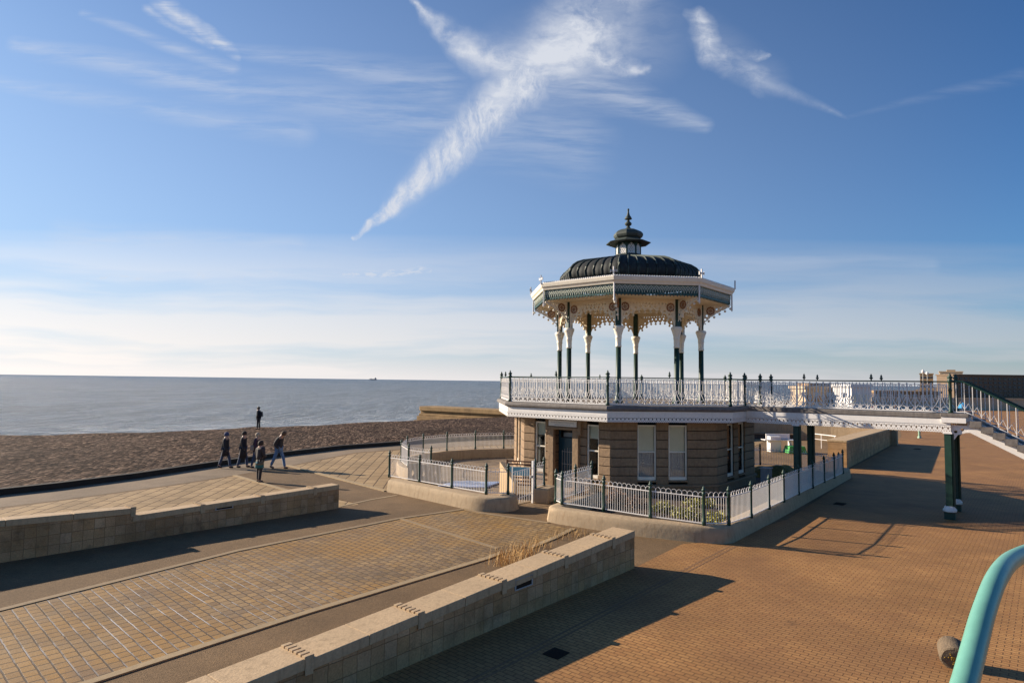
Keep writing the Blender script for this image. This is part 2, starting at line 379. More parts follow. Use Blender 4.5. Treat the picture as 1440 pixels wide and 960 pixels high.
# beach: strip from the kerb to the crest, then down into the water
def crest(i):
    return CR[i]
def resample(P,n):
    L=[0]
    for a,b in zip(P,P[1:]): L.append(L[-1]+math.hypot(b[0]-a[0],b[1]-a[1]))
    out=[];j=0
    for i in range(n):
        s=L[-1]*(i/(n-1))**1.0
        while j<len(P)-2 and L[j+1]<s: j+=1
        t=(s-L[j])/(L[j+1]-L[j]); out.append((P[j][0]+(P[j+1][0]-P[j][0])*t,P[j][1]+(P[j+1][1]-P[j][1])*t))
    return out
KB=[(-60,-30),(-38,0),(-26.5,12)]+[G(*q) for q in [(80,686),(190,671),(300,654),(400,639.5),(480,630),(560,624),(640,618.5)]]+[(2,50.5),(12,56.5),(24,66.5),(45,92.5),(80,140),(200,330)]
CRp=[(-100,20),(-70,32),(-45,42)]+[G(px,py,.35) for px,py in [(80,611),(190,607.5),(300,604),(440,597.5),(584,590.5),(705,586)]]+[(14,97),(32,118),(60,150),(95,195),(230,400)]
nI=260
A=resample(KB[1:],nI);B=resample(CRp[1:],nI)
mb=MB(); grid=[]
ws=[0,.01,.05,.1,.18,.27,.36,.45,.54,.63,.72,.8,.87,.93,.97,1.0,1.03,1.1,1.3,1.6]
for i in range(nI):
    row=[]
    for w in ws:
        x=A[i][0]+(B[i][0]-A[i][0])*w; y=A[i][1]+(B[i][1]-A[i][1])*w
        if w<=1: z=.20+.15*w+ (0 if w<.02 else .10*noise.noise(Vector((x*.35,y*.35,0)))+.07*noise.noise(Vector((x*.9,y*.9,5)))*1)
        else: z=.35-(w-1)*9 + .2*noise.noise(Vector((x*.2,y*.2,3)))
        row.append(mb.bm.verts.new((x,y,z)))
    grid.append(row)
for i in range(nI-1):
    for j in range(len(ws)-1): mb.bm.faces.new([grid[i][j],grid[i+1][j],grid[i+1][j+1],grid[i][j+1]])
struct('beach',mb,M['shingle'],True)
# kerb between beach and promenade
mb=MB(); mb.sweep([p for p in KP[:-2]],[(0,-.1),(0,.235),(.22,.245),(.22,-.1)]); struct('promenade_kerb',mb,M['kerb_shade'])
# promenade strip
off=lambda pts,d:[(p[0]+d[0],p[1]+d[1]) for p in pts]
pk=[G(*q) for q in [(80,687.5),(190,673),(300,656),(400,641),(480,631.5),(560,625.5),(640,620)]]
lo=[G(*q) for q in [(640,627.5),(567,631),(500,636),(430,650),(408,654.5),(365,662),(330,668),(240,682),(80,703.5)]]
sheet('promenade',[(-38,0),(-26.5,12)]+pk+[(2,50),(12,56),(24,66),(45,92),(80,140),(84,138),(50,90),(28,62),(14,52),(3,46)]+lo+[(-24,12),(-35,0)],.004,M['strip'])
# buff slabs left and right
sheet('slab_paving',[G(80,705),G(240,683.5),G(330,669.5),G(404,690),(-5.2,22.6),(-9.6,18.2),(-12.6,14.6),(-20,7),(-26,6)],.008,M['slabs'])
sheet('slab_paving',[G(410,655.5),G(430,651.5),G(500,637.5),G(567,632.5),G(640,629),(3,45.4),(14,51.5),(24,57),(14,40),(0,28),G(546,691.5)],.008,M['slabs'])
# asphalt between the walls
sheet('asphalt_path',[(-22,-2),(-12.6,14.6),(-9.6,18.2),(-5.2,22.6),G(332,668.5),G(365,662.5),G(408,655),G(545,692),(-1.0,21.9),(1.6,21.6),(5.2,17.9),G(897,798),(2.5,15.6),(-6,5.2),(-12,-4)],.012,M['tarmac'])
# setts
SE=dict(farR=[G(80,839),G(333,775.5),G(560,730),G(653,716.5)],near=[G(750,767),G(684,786),G(434,861.5),G(145,955)])
XF=tuple(SE['farR'][0][i]+(SE['farR'][0][i]-SE['farR'][1][i])*1.5 for i in (0,1)); XN=tuple(SE['near'][-1][i]+(SE['near'][-1][i]-SE['near'][-2][i])*1.5 for i in (0,1))
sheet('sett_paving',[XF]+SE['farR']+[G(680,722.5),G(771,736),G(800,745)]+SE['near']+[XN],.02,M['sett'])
# brick promenade on the right
sheet('brick_promenade',[(-9,0),(-5.8,5.0),(-1.94,9.51),(2.92,15.3),G(960,765),(5.6,17.9),(9,21),(16.2,30.6),(17.7,33.6),(28,47.2),(34,56),(60,100),(120,200),(200,190),(120,20),(40,-20),(0,-20)],.016,M['brick'])
# garden soil inside the garden wall
sheet('garden_soil',[(1.5,20.6),(3.6,18.9),(5.6,18.2),(6.2,18.3),(16,30.9),(14,33.5),(11,33),(10,31),(3,24)],.06,plain('garden_soil',(.07,.05,.035),.9,.4,8,.02))
sheet('patio_floor',[(-4.2,27.5),(-1.2,22.4),(.2,22.8),(1.2,24),(2,27),(0,31),(1,35),(9,37),(-.4,36.4),(-3.4,35),(-4.9,32.4),(-4.6,30)],.016,M['patio'])
# kerb strips
_=0
def kerbstrip(pts,w=.13,h=.035,mat='kerb'):
    mb=MB(); mb.sweep(pts,[(-w/2,-.05),(-w/2,h),(w/2,h),(w/2,-.05)]); struct('kerb_strip',mb,M[mat])
kerbstrip([XF]+SE['farR']+[G(680,722.5),G(771,736)],.16,.035,'kerbd')
kerbstrip([XN]+SE['near'][::-1][:-1]+[G(705,778)],.16,.035)
kerbstrip([G(560,729),G(612,745),G(700,772)],.14,.03,'kerbd')
kerbstrip([G(745,771),G(780,757),G(806,744)],.16,.035)
kerbstrip([G(330,668.5),G(404,690)],.18,.03)
kerbstrip([G(405,655),G(470,672),G(543,691)],.2,.05)
kerbstrip([G(477,712.5),G(520,703),G(558,696.5)],.12,.02)
# brick border strip in the promenade
mb=MB()
for (p,q) in ((G(560,1010),G(1029,767)),(G(575,1010),G(1036,768))):
    mb.sweep([p,q],[(-.022,0),(-.022,.0185),(.022,.0185),(.022,0)])
struct('paving_border',mb,plain('border_brick',(.27,.165,.095),.85,.2,8,.003))

# ------------------------------------------------------------------ seafront walls
def smooth_path(P,n=6,closed=False):
    out=[]
    for i in range(len(P)-1):
        p0=P[max(i-1,0)];p1=P[i];p2=P[i+1];p3=P[min(i+2,len(P)-1)]
        for k in range(n):
            t=k/n
            out.append(tuple(.5*((2*p1[j])+(-p0[j]+p2[j])*t+(2*p0[j]-5*p1[j]+4*p2[j]-p3[j])*t*t+(-p0[j]+3*p1[j]-3*p2[j]+p3[j])*t**3) for j in (0,1)))
    out.append(tuple(P[-1])); return out
def seawall(name,foot,zt,width,label,joints,zstep,tile,vent=None,vs=1.,slab=1.0,side=1):
    """foot: two plan points, the wall lies to the left of the line; joints: list of distances where toothed stones sit"""
    a,b=foot; Mx,L=face_M(a,b)
    root=thing(name,(a[0],a[1],0),label,'wall')
    th=.15; ov=.02
    def z(s): return zt(s)
    wall=MB()
    edges=[0]+joints+[L]
    for e0,e1 in zip(edges,edges[1:]):
        z0,z1=z(e0+.01)-th,z(e1-.01)-th
        wall._add([(e0,0,-.05),(e1,0,-.05),(e1,width,-.05),(e0,width,-.05),(e0,0,z0),(e1,0,z1),(e1,width,z1),(e0,width,z0)],[(0,3,2,1),(4,5,6,7),(0,1,5,4),(1,2,6,5),(2,3,7,6),(3,0,4,7)],Mx)
    wall.build('wall_face',tile,root)
    k=0
    for e0,e1 in zip(edges,edges[1:]):
        n=max(1,round((e1-e0)/slab)); st=(e1-e0)/n
        for i in range(n):
            s0=e0+i*st+.004; s1=e0+(i+1)*st-.004
            z0,z1=z(s0),z(s1); mb=MB(); o_=ov
            mb._add([(s0,-o_,z0-th),(s1,-o_,z1-th),(s1,width+o_,z1-th),(s0,width+o_,z0-th),(s0,-o_,z0),(s1,-o_,z1),(s1,width+o_,z1),(s0,width+o_,z0)],[(0,3,2,1),(4,5,6,7),(0,1,5,4),(1,2,6,5),(2,3,7,6),(3,0,4,7)],Mx)
            c=mb.build('coping_stone',M['coping'],root,bevel=.012)
    for j in joints:
        zz=max(z(j-.01),z(j+.01)); mb=MB(); nt_=6; st=(width+.05)/nt_
        for q in range(nt_): mb.b2(j-.07+(q%2)*.0,j+.07,-.03+q*st,-.03+q*st+st*.72,zz-.02,zz+.028,Mx)
        mb.b2(j-.06,j+.06,-.035,-.018,zz-.22,zz+.03,Mx)
        mb.build('toothed_joint',M['coping'],root,bevel=.006)
    if vent:
        s,zc=vent; mb=MB()
        for (x0,x1,z0,z1) in ((-.26,.26,.08,.1),(-.26,.26,-.1,-.08),(-.26,-.23,-.08,.08),(.23,.26,-.08,.08)): mb.b2(s+x0,s+x1,-.02,.02,zc+z0*vs,zc+z1*vs,Mx)
        v=mb.build('vent_frame',M['steel'],root)
        mb=MB()
        mb.b2(s-.23,s+.23,-.008,.01,zc-.08*vs,zc+.08*vs,Mx)
        mb.build('vent_grille',M['grate'],v)
    return root
def pl(p,q,s):
    L=math.hypot(q[0]-p[0],q[1]-p[1]); return (p[0]+(q[0]-p[0])*s/L,p[1]+(q[1]-p[1])*s/L)
# near wall: foot line goes from bottom-left of the picture to the brick corner
fa=(-1.94,9.51); fb=(2.94,15.3); Ln=math.hypot(fb[0]-fa[0],fb[1]-fa[1]); ext=6.4
fa2=pl(fa,fb,-ext); 
def s_of(px): # distance along the wall of a column of the picture
    k=(px-720)/F; dx=(fb[0]-fa[0])/Ln; dy=(fb[1]-fa[1])/Ln
    return (k*fa2[1]-fa2[0])/(dx-k*dy)
J=[s_of(x)-.03 for x in (214,450,601,714,799,864)]
J0=[J[0]-(J[1]-J[0])*.95]+J
def ztn(s):
    base=.70+.185*(s-6.4)/7.6
    k=sum(1 for j in J0 if s>j); prev=[j for j in J0 if s>j]; 
    return base+ (.022 if not prev else 0)-.0+ .03*((s-(prev[-1] if prev else 0))/1.9-.5)
seawall('seafront_wall',(fa2,fb),ztn,.57,'long buff tiled wall nearest the camera with toothed coping joints, beside red brick paving','_' and J0,0,M['tilen'],vent=(s_of(740),.635),slab=.95)
# left wall
la=G(160,766); lb=G(476,715); LL=math.hypot(lb[0]-la[0],lb[1]-la[1]); exl=9.
la2=pl(la,lb,-exl)
def s_l(px):
    k=(px-720)/F; L_=LL; dx=(lb[0]-la[0])/L_; dy=(lb[1]-la[1])/L_
    return (k*la2[1]-la2[0])/(dx-k*dy)
JL=[s_l(x) for x in (198,294,376.5,449)]
def ztl(s):
    if s<JL[0]: return .90-.035*(s-exl)
    return .68+.12*(s-JL[0])/(s_l(476)-JL[0])
ANGL=math.atan2(lb[1]-la[1],lb[0]-la[0]); M['tilel']=tilewall('buff_wall_tiles_seaward',ANGL)
seawall('seafront_wall',(la2,lb),ztl,.42,'low buff tiled wall with a step in its coping, nearest the beach and the walkers',JL,0,M['tilel'],vs=.55,vent=(s_l(324),.58),slab=1.3)
# far wall beyond the bridge
M['tilef']=tilewall('buff_wall_tiles_far',math.atan2(47.39-33.76,27.95-17.59))
root=thing('seafront_wall',(17.59,33.76,0),'broad buff wall beyond the footbridge, seen under its deck','wall')
Mx,L=face_M((17.59,33.76),(27.95,47.39)); mb=MB(); W_=.9
mb._add([(0,0,0),(L,0,0),(L,W_,0),(0,W_,0),(0,0,1.36),(L,0,1.12),(L,W_,1.12),(0,W_,1.36)],[(0,3,2,1),(4,5,6,7),(0,1,5,4),(1,2,6,5),(2,3,7,6),(3,0,4,7)],Mx); mb.build('wall_face',M['tilef'],root)
mb=MB(); mb._add([(-.02,-.03,1.36),(L+.02,-.03,1.12),(L+.02,W_+.03,1.12),(-.02,W_+.03,1.36),(-.02,-.03,1.46),(L+.02,-.03,1.22),(L+.02,W_+.03,1.22),(-.02,W_+.03,1.46)],[(0,3,2,1),(4,5,6,7),(0,1,5,4),(1,2,6,5),(2,3,7,6),(3,0,4,7)],Mx); mb.build('coping_stone',M['coping'],root,bevel=.015)
pts=smooth_path([(11.5,47.5),(15.5,51.0),(19.5,52.4),(24,50.8),(28.3,47.2)],5)
mb=MB(); mb.sweep(pts,[(0,0),(0,1.62),(.4,1.62),(.4,0)]); o=mb.build('terrace_wall',[M['render']]); tag(o,'pale curved terrace wall far under the bridge, behind the white counter','wall')
mb=MB(); mb.sweep([(p[0]+.1,p[1]-1.2) for p in pts[:14]],[(0,.38),(0,.46),(.5,.46),(.5,.38)]); b_=mb.build('terrace_bench',M['woodd']); tag(b_,'dark bench running along the foot of the curved terrace wall','bench')
mb=MB(); mb.sweep([(p[0]+.15,p[1]-1.05) for p in pts[:14]],[(0,0),(0,.37),(.2,.37),(.2,0)]); b2_=mb.build('bench_support',M['dark']); b2_.parent=b_
mb=MB(); pp=[G(1139,622,.3),G(1176,627,.3)]
Mx,L=face_M(*pp,z=.2)
mb.tube([(0,0,.75),(L,0,.75)],.035,6,Mx); mb.tube([(0,0,.4),(L,0,.4)],.02,6,Mx)
for s in (0,L*.45,L*.95): mb.tube([(s,0,-.2),(s,0,.75)],.03,6,Mx)
tag(mb.build('handrail',M['white']),'short white pipe handrail in front of the terrace wall under the bridge','handrail')

# ------------------------------------------------------------------ low walls with iron fences
def roundwall(name,path,w,h,label,mat='render',bat=.05):
    mb=MB(); mb.sweep(path,[(-bat,-.05),(0,h*.55),(.02,h*.86),(.07,h*.97),(.13,h),(w-.13,h),(w-.07,h*.97),(w-.02,h*.86),(w,h*.55),(w+bat,-.05)])
    o=mb.build(name,M[mat],None,True); return tag(o,label,'wall')
def arc(c,r,a0,a1,n): return [(c[0]+r*math.cos(R(a0+(a1-a0)*k/n)),c[1]+r*math.sin(R(a0+(a1-a0)*k/n))) for k in range(n+1)]
gp=[(2.95,23.3),(1.55,21.1),(1.22,20.55),(1.22,20.2),(1.48,19.92),(3.59,18.49),(4.9,17.93),(5.43,17.74),(5.8,17.69),(6.1,17.83),(6.36,18.15),(7.53,19.6),(10.04,22.8),(16.06,30.51)]
roundwall('garden_wall',gp,.5,.46,'low cement garden wall with rounded corners in front of the bandstand building')
pt=[(-4.78,25.2),(-4.3,24.74),(-1.72,22.22),(-1.3,21.84),(-.95,21.62),(-.55,21.52),(-.19,21.56),(.12,21.8),(.27,22.2),(.22,22.7)]
roundwall('patio_wall',pt,.62,.47,'low cement wall with a rounded corner left of the entrance gate')
CP=[(-3.4,27.6),(-4.5,28.5),(-5.15,30.4),(-5.2,32.4),(-4.6,33.9),(-3.5,35.4),(-2.0,36.45),(-.4,36.95),(1.5,37.2),(4,37.3),(6.5,37.0)]
cps=smooth_path(CP,6)
cw=[(p[0],p[1]) for p in cps]
mb=MB(); mb.sweep(cw,[(-.22,-.05),(-.22,.42),(-.17,.49),(.17,.49),(.22,.42),(.22,-.05)])
tag(mb.build('patio_wall',M['render'],None,True),'curved low cement wall round the seaward side of the patio','wall')
mb=MB(); mb.prism([(.85,23.2),(1.35,23.1),(1.75,23.9),(1.3,24.25),(.95,24.0)],0,.52); tag(mb.build('gate_pier',M['render'],None,bevel=.04),'short rounded cement pier carrying the gate hinge post','pier')

POSTME=MB().lathe([(.055,0),(.055,.12),(.042,.15),(.042,.82),(.055,.84),(.055,.88),(.04,.9),(.04,.93),(.06,.95),(.065,.98),(.03,1.0),(.045,1.03),(.02,1.06),(.0,1.10)],8).mesh('fence_post',M['green'],True)
def fence_panel(Ls,h=.92,sp=.078):
    n=max(2,2*round(Ls/sp/2)); st=Ls/n; mb=MB(); b=.0058
    mb.b2(0,Ls,-.012,.012,.05,.075); mb.b2(0,Ls,-.012,.012,h-.155,h-.130)
    for i in range(1,n):
        x=i*st; mb.b2(x-b,x+b,-b,b,.06,h-.13 if i%2 else h-.09)
    rr=st*1.12
    for i in range(0,n//2):
        cx=(2*i+1)*st; pts=[(cx+rr*math.cos(a),0.006*(-1)**i,h-.13+ (.13-.009)*math.sin(a)) for a in [PI*k/8 for k in range(9)]]
        mb.tube(pts,.0075,4,cap=False)
    return mb
def fence(name,posts,z,label,panels=None,extra_posts=True,white_ends=()):
    root=thing(name,(posts[0][0],posts[0][1],z),label,'railing')
    for i,p in enumerate(posts):
        if i in white_ends: continue
        place(POSTME,'fence_post',root,Matrix.Translation((p[0],p[1],z)))
    for i,(a,b) in enumerate(zip(posts,posts[1:])):
        Mx,L=face_M(a,b,z); me=fence_panel(L).mesh('fence_panel',M['white'])
        place(me,'fence_panel',root,Mx)
    return root
gposts=[(1.49,21.05),(1.66,20.62),(2.86,19.74),(4.07,18.77),(5.36,17.92),(6.07,17.98),(7.07,19.0),(8.14,20.35),(9.12,21.58),(10.25,23.0),(11.45,24.5),(12.60,25.95),(13.63,27.2),(14.72,28.6)]
fence('hoop_top_railing',gposts,.45,'white hoop topped railing with green posts on the garden wall in front of the windows')
fence('hoop_top_railing',[(1.49,21.07),(2.25,22.3),(2.95,23.4)],.45,'short hoop topped railing running back from the garden corner to the door')
fence('hoop_top_railing',[(-4.84,25.85),(-3.46,24.65),(-2.11,23.4),(-.82,22.25),(-.07,22.25),],.46,'white hoop topped railing with green posts on the low patio wall left of the gate')
idx=[cps[0]]+[cps[i*6] for i in range(1,len(CP)-1)]+[cps[-1]]
fence('hoop_top_railing',idx,.48,'curved hoop topped railing round the seaward side of the patio')
bg=[G(1040,657,.25),G(1069,652,.3),G(1121,656,.3),(14.9,29.3)]
fence('hoop_top_railing',bg,.25,'pale hoop topped railing behind the grass bank, right of the stone building')
# gate
g0=Vector((.05,22.45)); g1=Vector((.82,23.3))
root=thing('garden_gate',(g1.x,g1.y,0),'narrow white iron gate at the patio entrance between two low cement walls','gate')
Mx,L=face_M(g0,g1,0)
mb=MB(); mb.b2(L-.04,L+.04,-.04,.04,0,1.5,Mx); mb.build('gate_post',M['white'],root)
mb=MB()
for i in range(9):
    x=.05+i*(L-.12)/8; mb.b2(x-.007,x+.007,-.007,.007,.1,1.22+.1*abs(i/8-.2),Mx)
mb.tube([(.03,0,.2),(L-.05,0,.35)],.014,5,Mx); mb.tube([(.03,0,1.18),(L-.05,0,1.25)],.014,5,Mx); mb.b2(.02,.045,-.012,.012,.05,1.4,Mx)
mb.build('gate_leaf',M['white'],root)
mb=MB(); mb.b2(L-.16,L-.04,-.03,.03,.9,.98,Mx); mb.build('latch',M['steel'],root)
root=fence('hoop_top_railing',[(.9,23.35),(1.25,23.95)],.5,'very short hoop topped railing on the pier beside the white gate')

# ------------------------------------------------------------------ bandstand
CX,CY=5.4553,30.0; A0=R(-17.22)
def V(r,k,z=0): 
    t=A0+k*PI/4; return Vector((CX+r*math.sin(t),CY-r*math.cos(t),z))
def faceM(r,k,z=0): # edge k -> k+1, x along edge, -y outward  (outside is to the right of travel)
    a,b=V(r,k),V(r,k+1); return face_M(a,b,z)
BS=thing('bandstand',(CX,CY,0),'octagonal Victorian bandstand with a black ribbed dome, standing on a stone building','bandstand')
RB=5.53; ZS,ZT=.42,2.86
def octa(r0,r1,z0,z1,mb=None,n=8):
    mb=mb or MB(); P0=[V(r0,k,z0) for k in range(8)]; Q=[V(r1,k,z0) for k in range(8)]
    vs=P0+Q+[V(r0,k,z1) for k in range(8)]+[V(r1,k,z1) for k in range(8)]
    fs=[]
    for k in range(8):
        j=(k+1)%8; fs+=[(k,j,8+j,8+k),(16+k,24+k,24+j,16+j),(k,16+k,16+j,j),(8+k,8+j,24+j,24+k)]
    mb._add(vs,fs); return mb
def disc8(r,z0,z1,mb=None):
    mb=mb or MB(); mb.prism([V(r,k)[:2] for k in range(8)],z0,z1); return mb
_,LB=faceM(RB,0)
OPEN={}
for k in range(8):
    if k==7: OPEN[k]=[(.135,.265,.62,2.68),(.385,.605,0.0,2.42),(.745,.875,.62,2.68)]
    else: OPEN[k]=[(.255,.43,.62,2.72),(.545,.72,.62,2.72)]
wall=MB(); core=MB(); CH=(ZT-.46)/7
for k in range(8):
    Mx,L=faceM(RB,k)
    op=[(a*L,b*L,z0,z1) for a,b,z0,z1 in OPEN[k]]
    # stone courses, split at the openings
    for c in range(7):
        z0=.46+c*CH; z1=z0+CH-.028
        cuts=[(-.0,L)]
        for (a,b,oz0,oz1) in op:
            if oz1>z0+.08 and oz0<z1-.03:
                nc=[]
                for (s,e) in cuts:
                    if b<=s or a>=e: nc.append((s,e))
                    else: nc+= [(s,a),(b,e)]
                cuts=nc
        for (s,e) in cuts:
            if e-s>.05: wall.b2(s,e,-.0,.26,z0,z1,Mx)
        for (s,e) in cuts:
            if e-s>.05: core.b2(s,e,.03,.24,z0-.03,z0+CH,Mx)
    # plinth below the string course
    for (s,e) in ([(0,op[1][0]-.12),(op[1][1]+.12,L)] if k==7 else [(0,L)]):
        wall.b2(s,e,-.04,.26,-.02,.36,Mx)
wall.build('wall',M['stone'],BS,bevel=.016); core.build('wall_joint',M['stoned'],BS)
mb=MB()
for k in range(8):
    Mx,L=faceM(RB,k)
    for (s,e) in ([(-.03,OPEN[k][1][0]*L-.12),(OPEN[k][1][1]*L+.12,L+.03)] if k==7 else [(-.03,L+.03)]):
        mb.b2(s,e,-.10,.2,.355,.455,Mx)
mb.build('string_course',M['stone'],BS,bevel=.02)
disc8(RB-.9,0,ZT-.05).build('inner_room',M['dark'],BS)
for k in range(8):
    Mx,L=faceM(RB,k)
    for (a,b,z0,z1) in OPEN[k]:
        a*=L;b*=L
        if z0==0: continue
        w=MB(); f=.055; y0,y1=.07,.15
        w.b2(a,a+f,y0,y1,z0,z1,Mx).b2(b-f,b,y0,y1,z0,z1,Mx).b2(a+f,b-f,y0,y1,z1-f,z1,Mx).b2(a+f,b-f,y0-.02,y1,z0,z0+.12,Mx)
        zm=(z0+z1)/2+.02; w.b2(a+f,b-f,y0+.01,y1,zm-.025,zm+.025,Mx)
        fr_=w.build('window',M['creamw'],BS)
        MB().b2(a+f,b-f,y0+.045,y0+.05,z0+.12,z1-f,Mx).build('pane',M['glass'],fr_)
        full = k in (0,1,2)
        MB().b2(a+f,b-f,y0+.10,y0+.105,(zm if full else z1-.55),z1-f,Mx).build('blind',M['blind'],fr_)
        if full:
            c=MB(); n=18
            for i in range(n):
                x0=a+f+(b-a-2*f)*i/n; x1=a+f+(b-a-2*f)*(i+1)/n
                c._add([(x0,y0+.13+.012*(i%2),z0+.1),(x1,y0+.13+.012*((i+1)%2),z0+.1),(x1,y0+.13+.012*((i+1)%2),zm),(x0,y0+.13+.012*(i%2),zm)],[(0,1,2,3)],Mx)
            c.build('net_curtain',M['net'],fr_)
        MB().b2(a-.03,b+.03,-.05,.2,z0-.07,z0-.005,Mx).build('window_sill',M['stone'],BS,bevel=.01)
# entrance
Mx,L=faceM(RB,7); a,b=.385*L,.605*L
mb=MB()
mb.b2(a-.28,a,-.13,.2,-.02,2.42,Mx).b2(b,b+.28,-.13,.2,-.02,2.42,Mx).b2(a-.36,b+.36,-.16,.2,2.42,2.52,Mx).b2(a-.28,b+.28,-.12,.2,2.525,2.86,Mx)
mb.b2(a-.40,a-.28,-.15,.05,2.25,2.82,Mx).b2(b+.28,b+.40,-.15,.05,2.25,2.82,Mx)
mb.build('door_surround',M['stone'],BS,bevel=.015)
MB().b2(a-.22,b+.22,-.16,-.125,2.56,2.80,Mx).build('sign_board',plain('sign_white',(.72,.68,.62),.6,.06,20,0),BS)
mb=MB(); x=a+.0
rr=random.Random(3)
for row,zz,h_,x0,x1 in ((0,2.71,.03,a-.1,b+.1),(1,2.62,.035,a+.1,b-.1)):
    x=x0
    while x<x1:
        w_=rr.uniform(.012,.03); mb.b2(x,x+w_,-.164,-.158,zz-h_/2,zz+h_/2,Mx); x+=w_+rr.uniform(.01,.022)
mb.build('sign_lettering',plain('faded_lettering',(.42,.40,.38),.6,.1,5,0),BS)
mb=MB(); mb.b2(a,b,.30,.35,0,2.0,Mx); dr=mb.build('door',M['door'],BS)
mb=MB()
for i in range(6): 
    xx=a+.17+i*(b-a-.3)/5; mb.b2(xx-.006,xx+.006,.27,.285,.25,1.55+.12*math.sin(PI*i/5),Mx)
for zz in (.3,1.0,1.5): mb.b2(a+.15,b-.12,.27,.285,zz,zz+.015,Mx)
mb.build('door_grille',M['steel'],dr)
MB().b2(b-.14,b-.11,.25,.30,.95,1.15,Mx).build('handle',M['steel'],dr)
mb=MB(); mb.b2(a,b,.28,.35,2.0,2.06,Mx); mb.b2(a,a+.05,.28,.35,2.06,2.42,Mx); mb.b2(b-.05,b,.28,.35,2.06,2.42,Mx); fl=mb.build('fanlight',M['door'],BS)
MB().b2(a+.05,b-.05,.31,.316,2.06,2.42,Mx).build('pane',M['glass'],fl)
MB().b2(a+.2,b-.2,.325,.335,2.1,2.28,Mx).build('number_plate',M['steel'],fl)
MB().b2(a-.25,b+.25,-.55,.3,-.02,.10,Mx).build('door_step',M['stone'],BS,bevel=.02)
# deck
RD=6.232; ZD=3.49
mb=MB(); pr=[(6.30,2.98),(6.30,3.27),(6.36,3.28),(6.44,3.32),(6.46,3.38),(6.44,3.45),(6.38,3.49),(5.9,3.49),(5.9,2.98)]
ring=lambda r,z:[V(r,k,z) for k in range(8)]
def prof8(prof,mb=None,closed=True):
    mb=mb or MB(); rings=[[mb.bm.verts.new(v) for v in ring(r,z)] for r,z in prof]; n=len(prof)
    for i in range(n if closed else n-1):
        A_=rings[i];B_=rings[(i+1)%n]
        for k in range(8): mb.bm.faces.new([A_[k],A_[(k+1)%8],B_[(k+1)%8],B_[k]])
    return mb
prof8([(6.22,3.28),(6.36,3.285),(6.46,3.33),(6.47,3.39),(6.43,3.46),(6.34,3.49),(5.8,3.49),(5.8,3.28)]).build('deck_edge',M['slab'],BS)
disc8(5.8,3.25,3.485).build('deck',M['deckf'],BS)
disc8(6.0,2.905,2.93).build('soffit_shade_sheet',M['dark'],BS)  # added near-black sheet standing for the shade inside the deck cavity
prof8([(6.05,3.25),(6.0,3.25),(6.0,2.9),(6.05,2.9)]).build('fascia_shade_band',M['dark'],BS)  # added dark ring, so the lattice holes show as shaded
prof8([(6.26,3.10),(6.34,3.10),(6.34,3.278),(6.26,3.278)]).build('deck_fascia_board',M['white'],BS)
disc8(5.95,2.868,2.90).build('deck_soffit',M['white'],BS)
# lattice fascia (plate with holes), one mesh for all eight sides
def lattice_loops(L,z0,z1,sp=.15):
    n=max(1,round(L/sp)); st=L/n; out=[]; top=[(L,z1),(0,z1)]; bot=[]
    for i in range(n):
        x=i*st; bot+= [(x,z0+.02),(x+st*.25,z0),(x+st*.5,z0+.02),(x+st*.75,z0)]
    bot.append((L,z0+.02)); out.append(bot+top)
    h=z1-z0
    for i in range(n):
        x=(i+.5)*st; c=z0+h*.56; q=st*.40
        out.append([(x,c-q),(x+q*.5,c),(x,c+q),(x-q*.5,c)])
        for s in (-1,1):
            out.append([(x+s*st*.36,c+h*.04),(x+s*st*.46,c+h*.16),(x+s*st*.36,c+h*.30),(x+s*st*.27,c+h*.16)])
            out.append(circ(x+s*st*.27,z0+h*.22,st*.12,6))
    return out
_,LF=faceM(6.34,0)
latt=plate_mesh(lattice_loops(LF,2.87,3.098),.03,M['white'],'fascia_lattice')
for k in range(8):
    Mx,_=faceM(6.34,k); place(latt,'fascia_lattice',BS,Mx@Matrix.Translation((0,.02,0)))
# deck railing
def lace(Ls,h=1.03,mod=.477):
    n=max(1,round(Ls/mod)); st=Ls/n; mb=MB(); b=.015; t=.012
    mb.b2(0,Ls,-.02,.02,.02,.055); mb.b2(0,Ls,-t,t,h-.09,h-.075); mb.b2(0,Ls,-t,t,h-.20,h-.188)
    def bar(p,q,w=.012): mb.tube([(p[0],0,p[1]),(q[0],0,q[1])],w,4)
    for i in range(n):
        x=i*st; q=st/4
        mb.b2(x-b,x+b,-t,t,.05,h-.03)
        mb.b2(x+2*q-b,x+2*q+b,-t,t,.05,h-.03)
        for s in (1,3):
            mb.b2(x+s*q-.010,x+s*q+.010,-.008,.008,.44,h-.19)
            mb.tube([(x+s*q+.036*math.cos(a_),0,h-.137+.036*math.sin(a_)) for a_ in [2*PI*j/8 for j in range(9)]],.013,4,cap=False)
        # lyre scrolls
        for s in (-1,1):
            cx=x+2*q
            mb.tube([(cx+s*.02,0,.56),(cx+s*.05,0,.58),(cx+s*.065,0,.55),(cx+s*.045,0,.50),(cx+s*.06,0,.42),(cx+s*.13,0,.27),(cx+s*(2*q-.012),0,.13)],.017,4)
            c0=cx+s*.10; rr_=.068
            mb.tube([(c0+rr_*math.cos(a_)*s,0,.135+rr_*math.sin(a_)) for a_ in [R(60+290*j/10) for j in range(11)]],[.018]*8+[.016,.014,.010],4)
            mb.tube([(cx+s*2*q*.98,0,.30),(cx+s*(2*q-.06),0,.36),(cx+s*(2*q-.05),0,.45),(cx+s*(2*q-.015),0,.50)],.012,4)
    return mb
_,LR=faceM(RD,0)
lme=lace(LR).mesh('railing_panel',M['white'])
hme=MB().b2(0,LR,-.035,.035,1.03,1.065).mesh('handrail',M['green'])
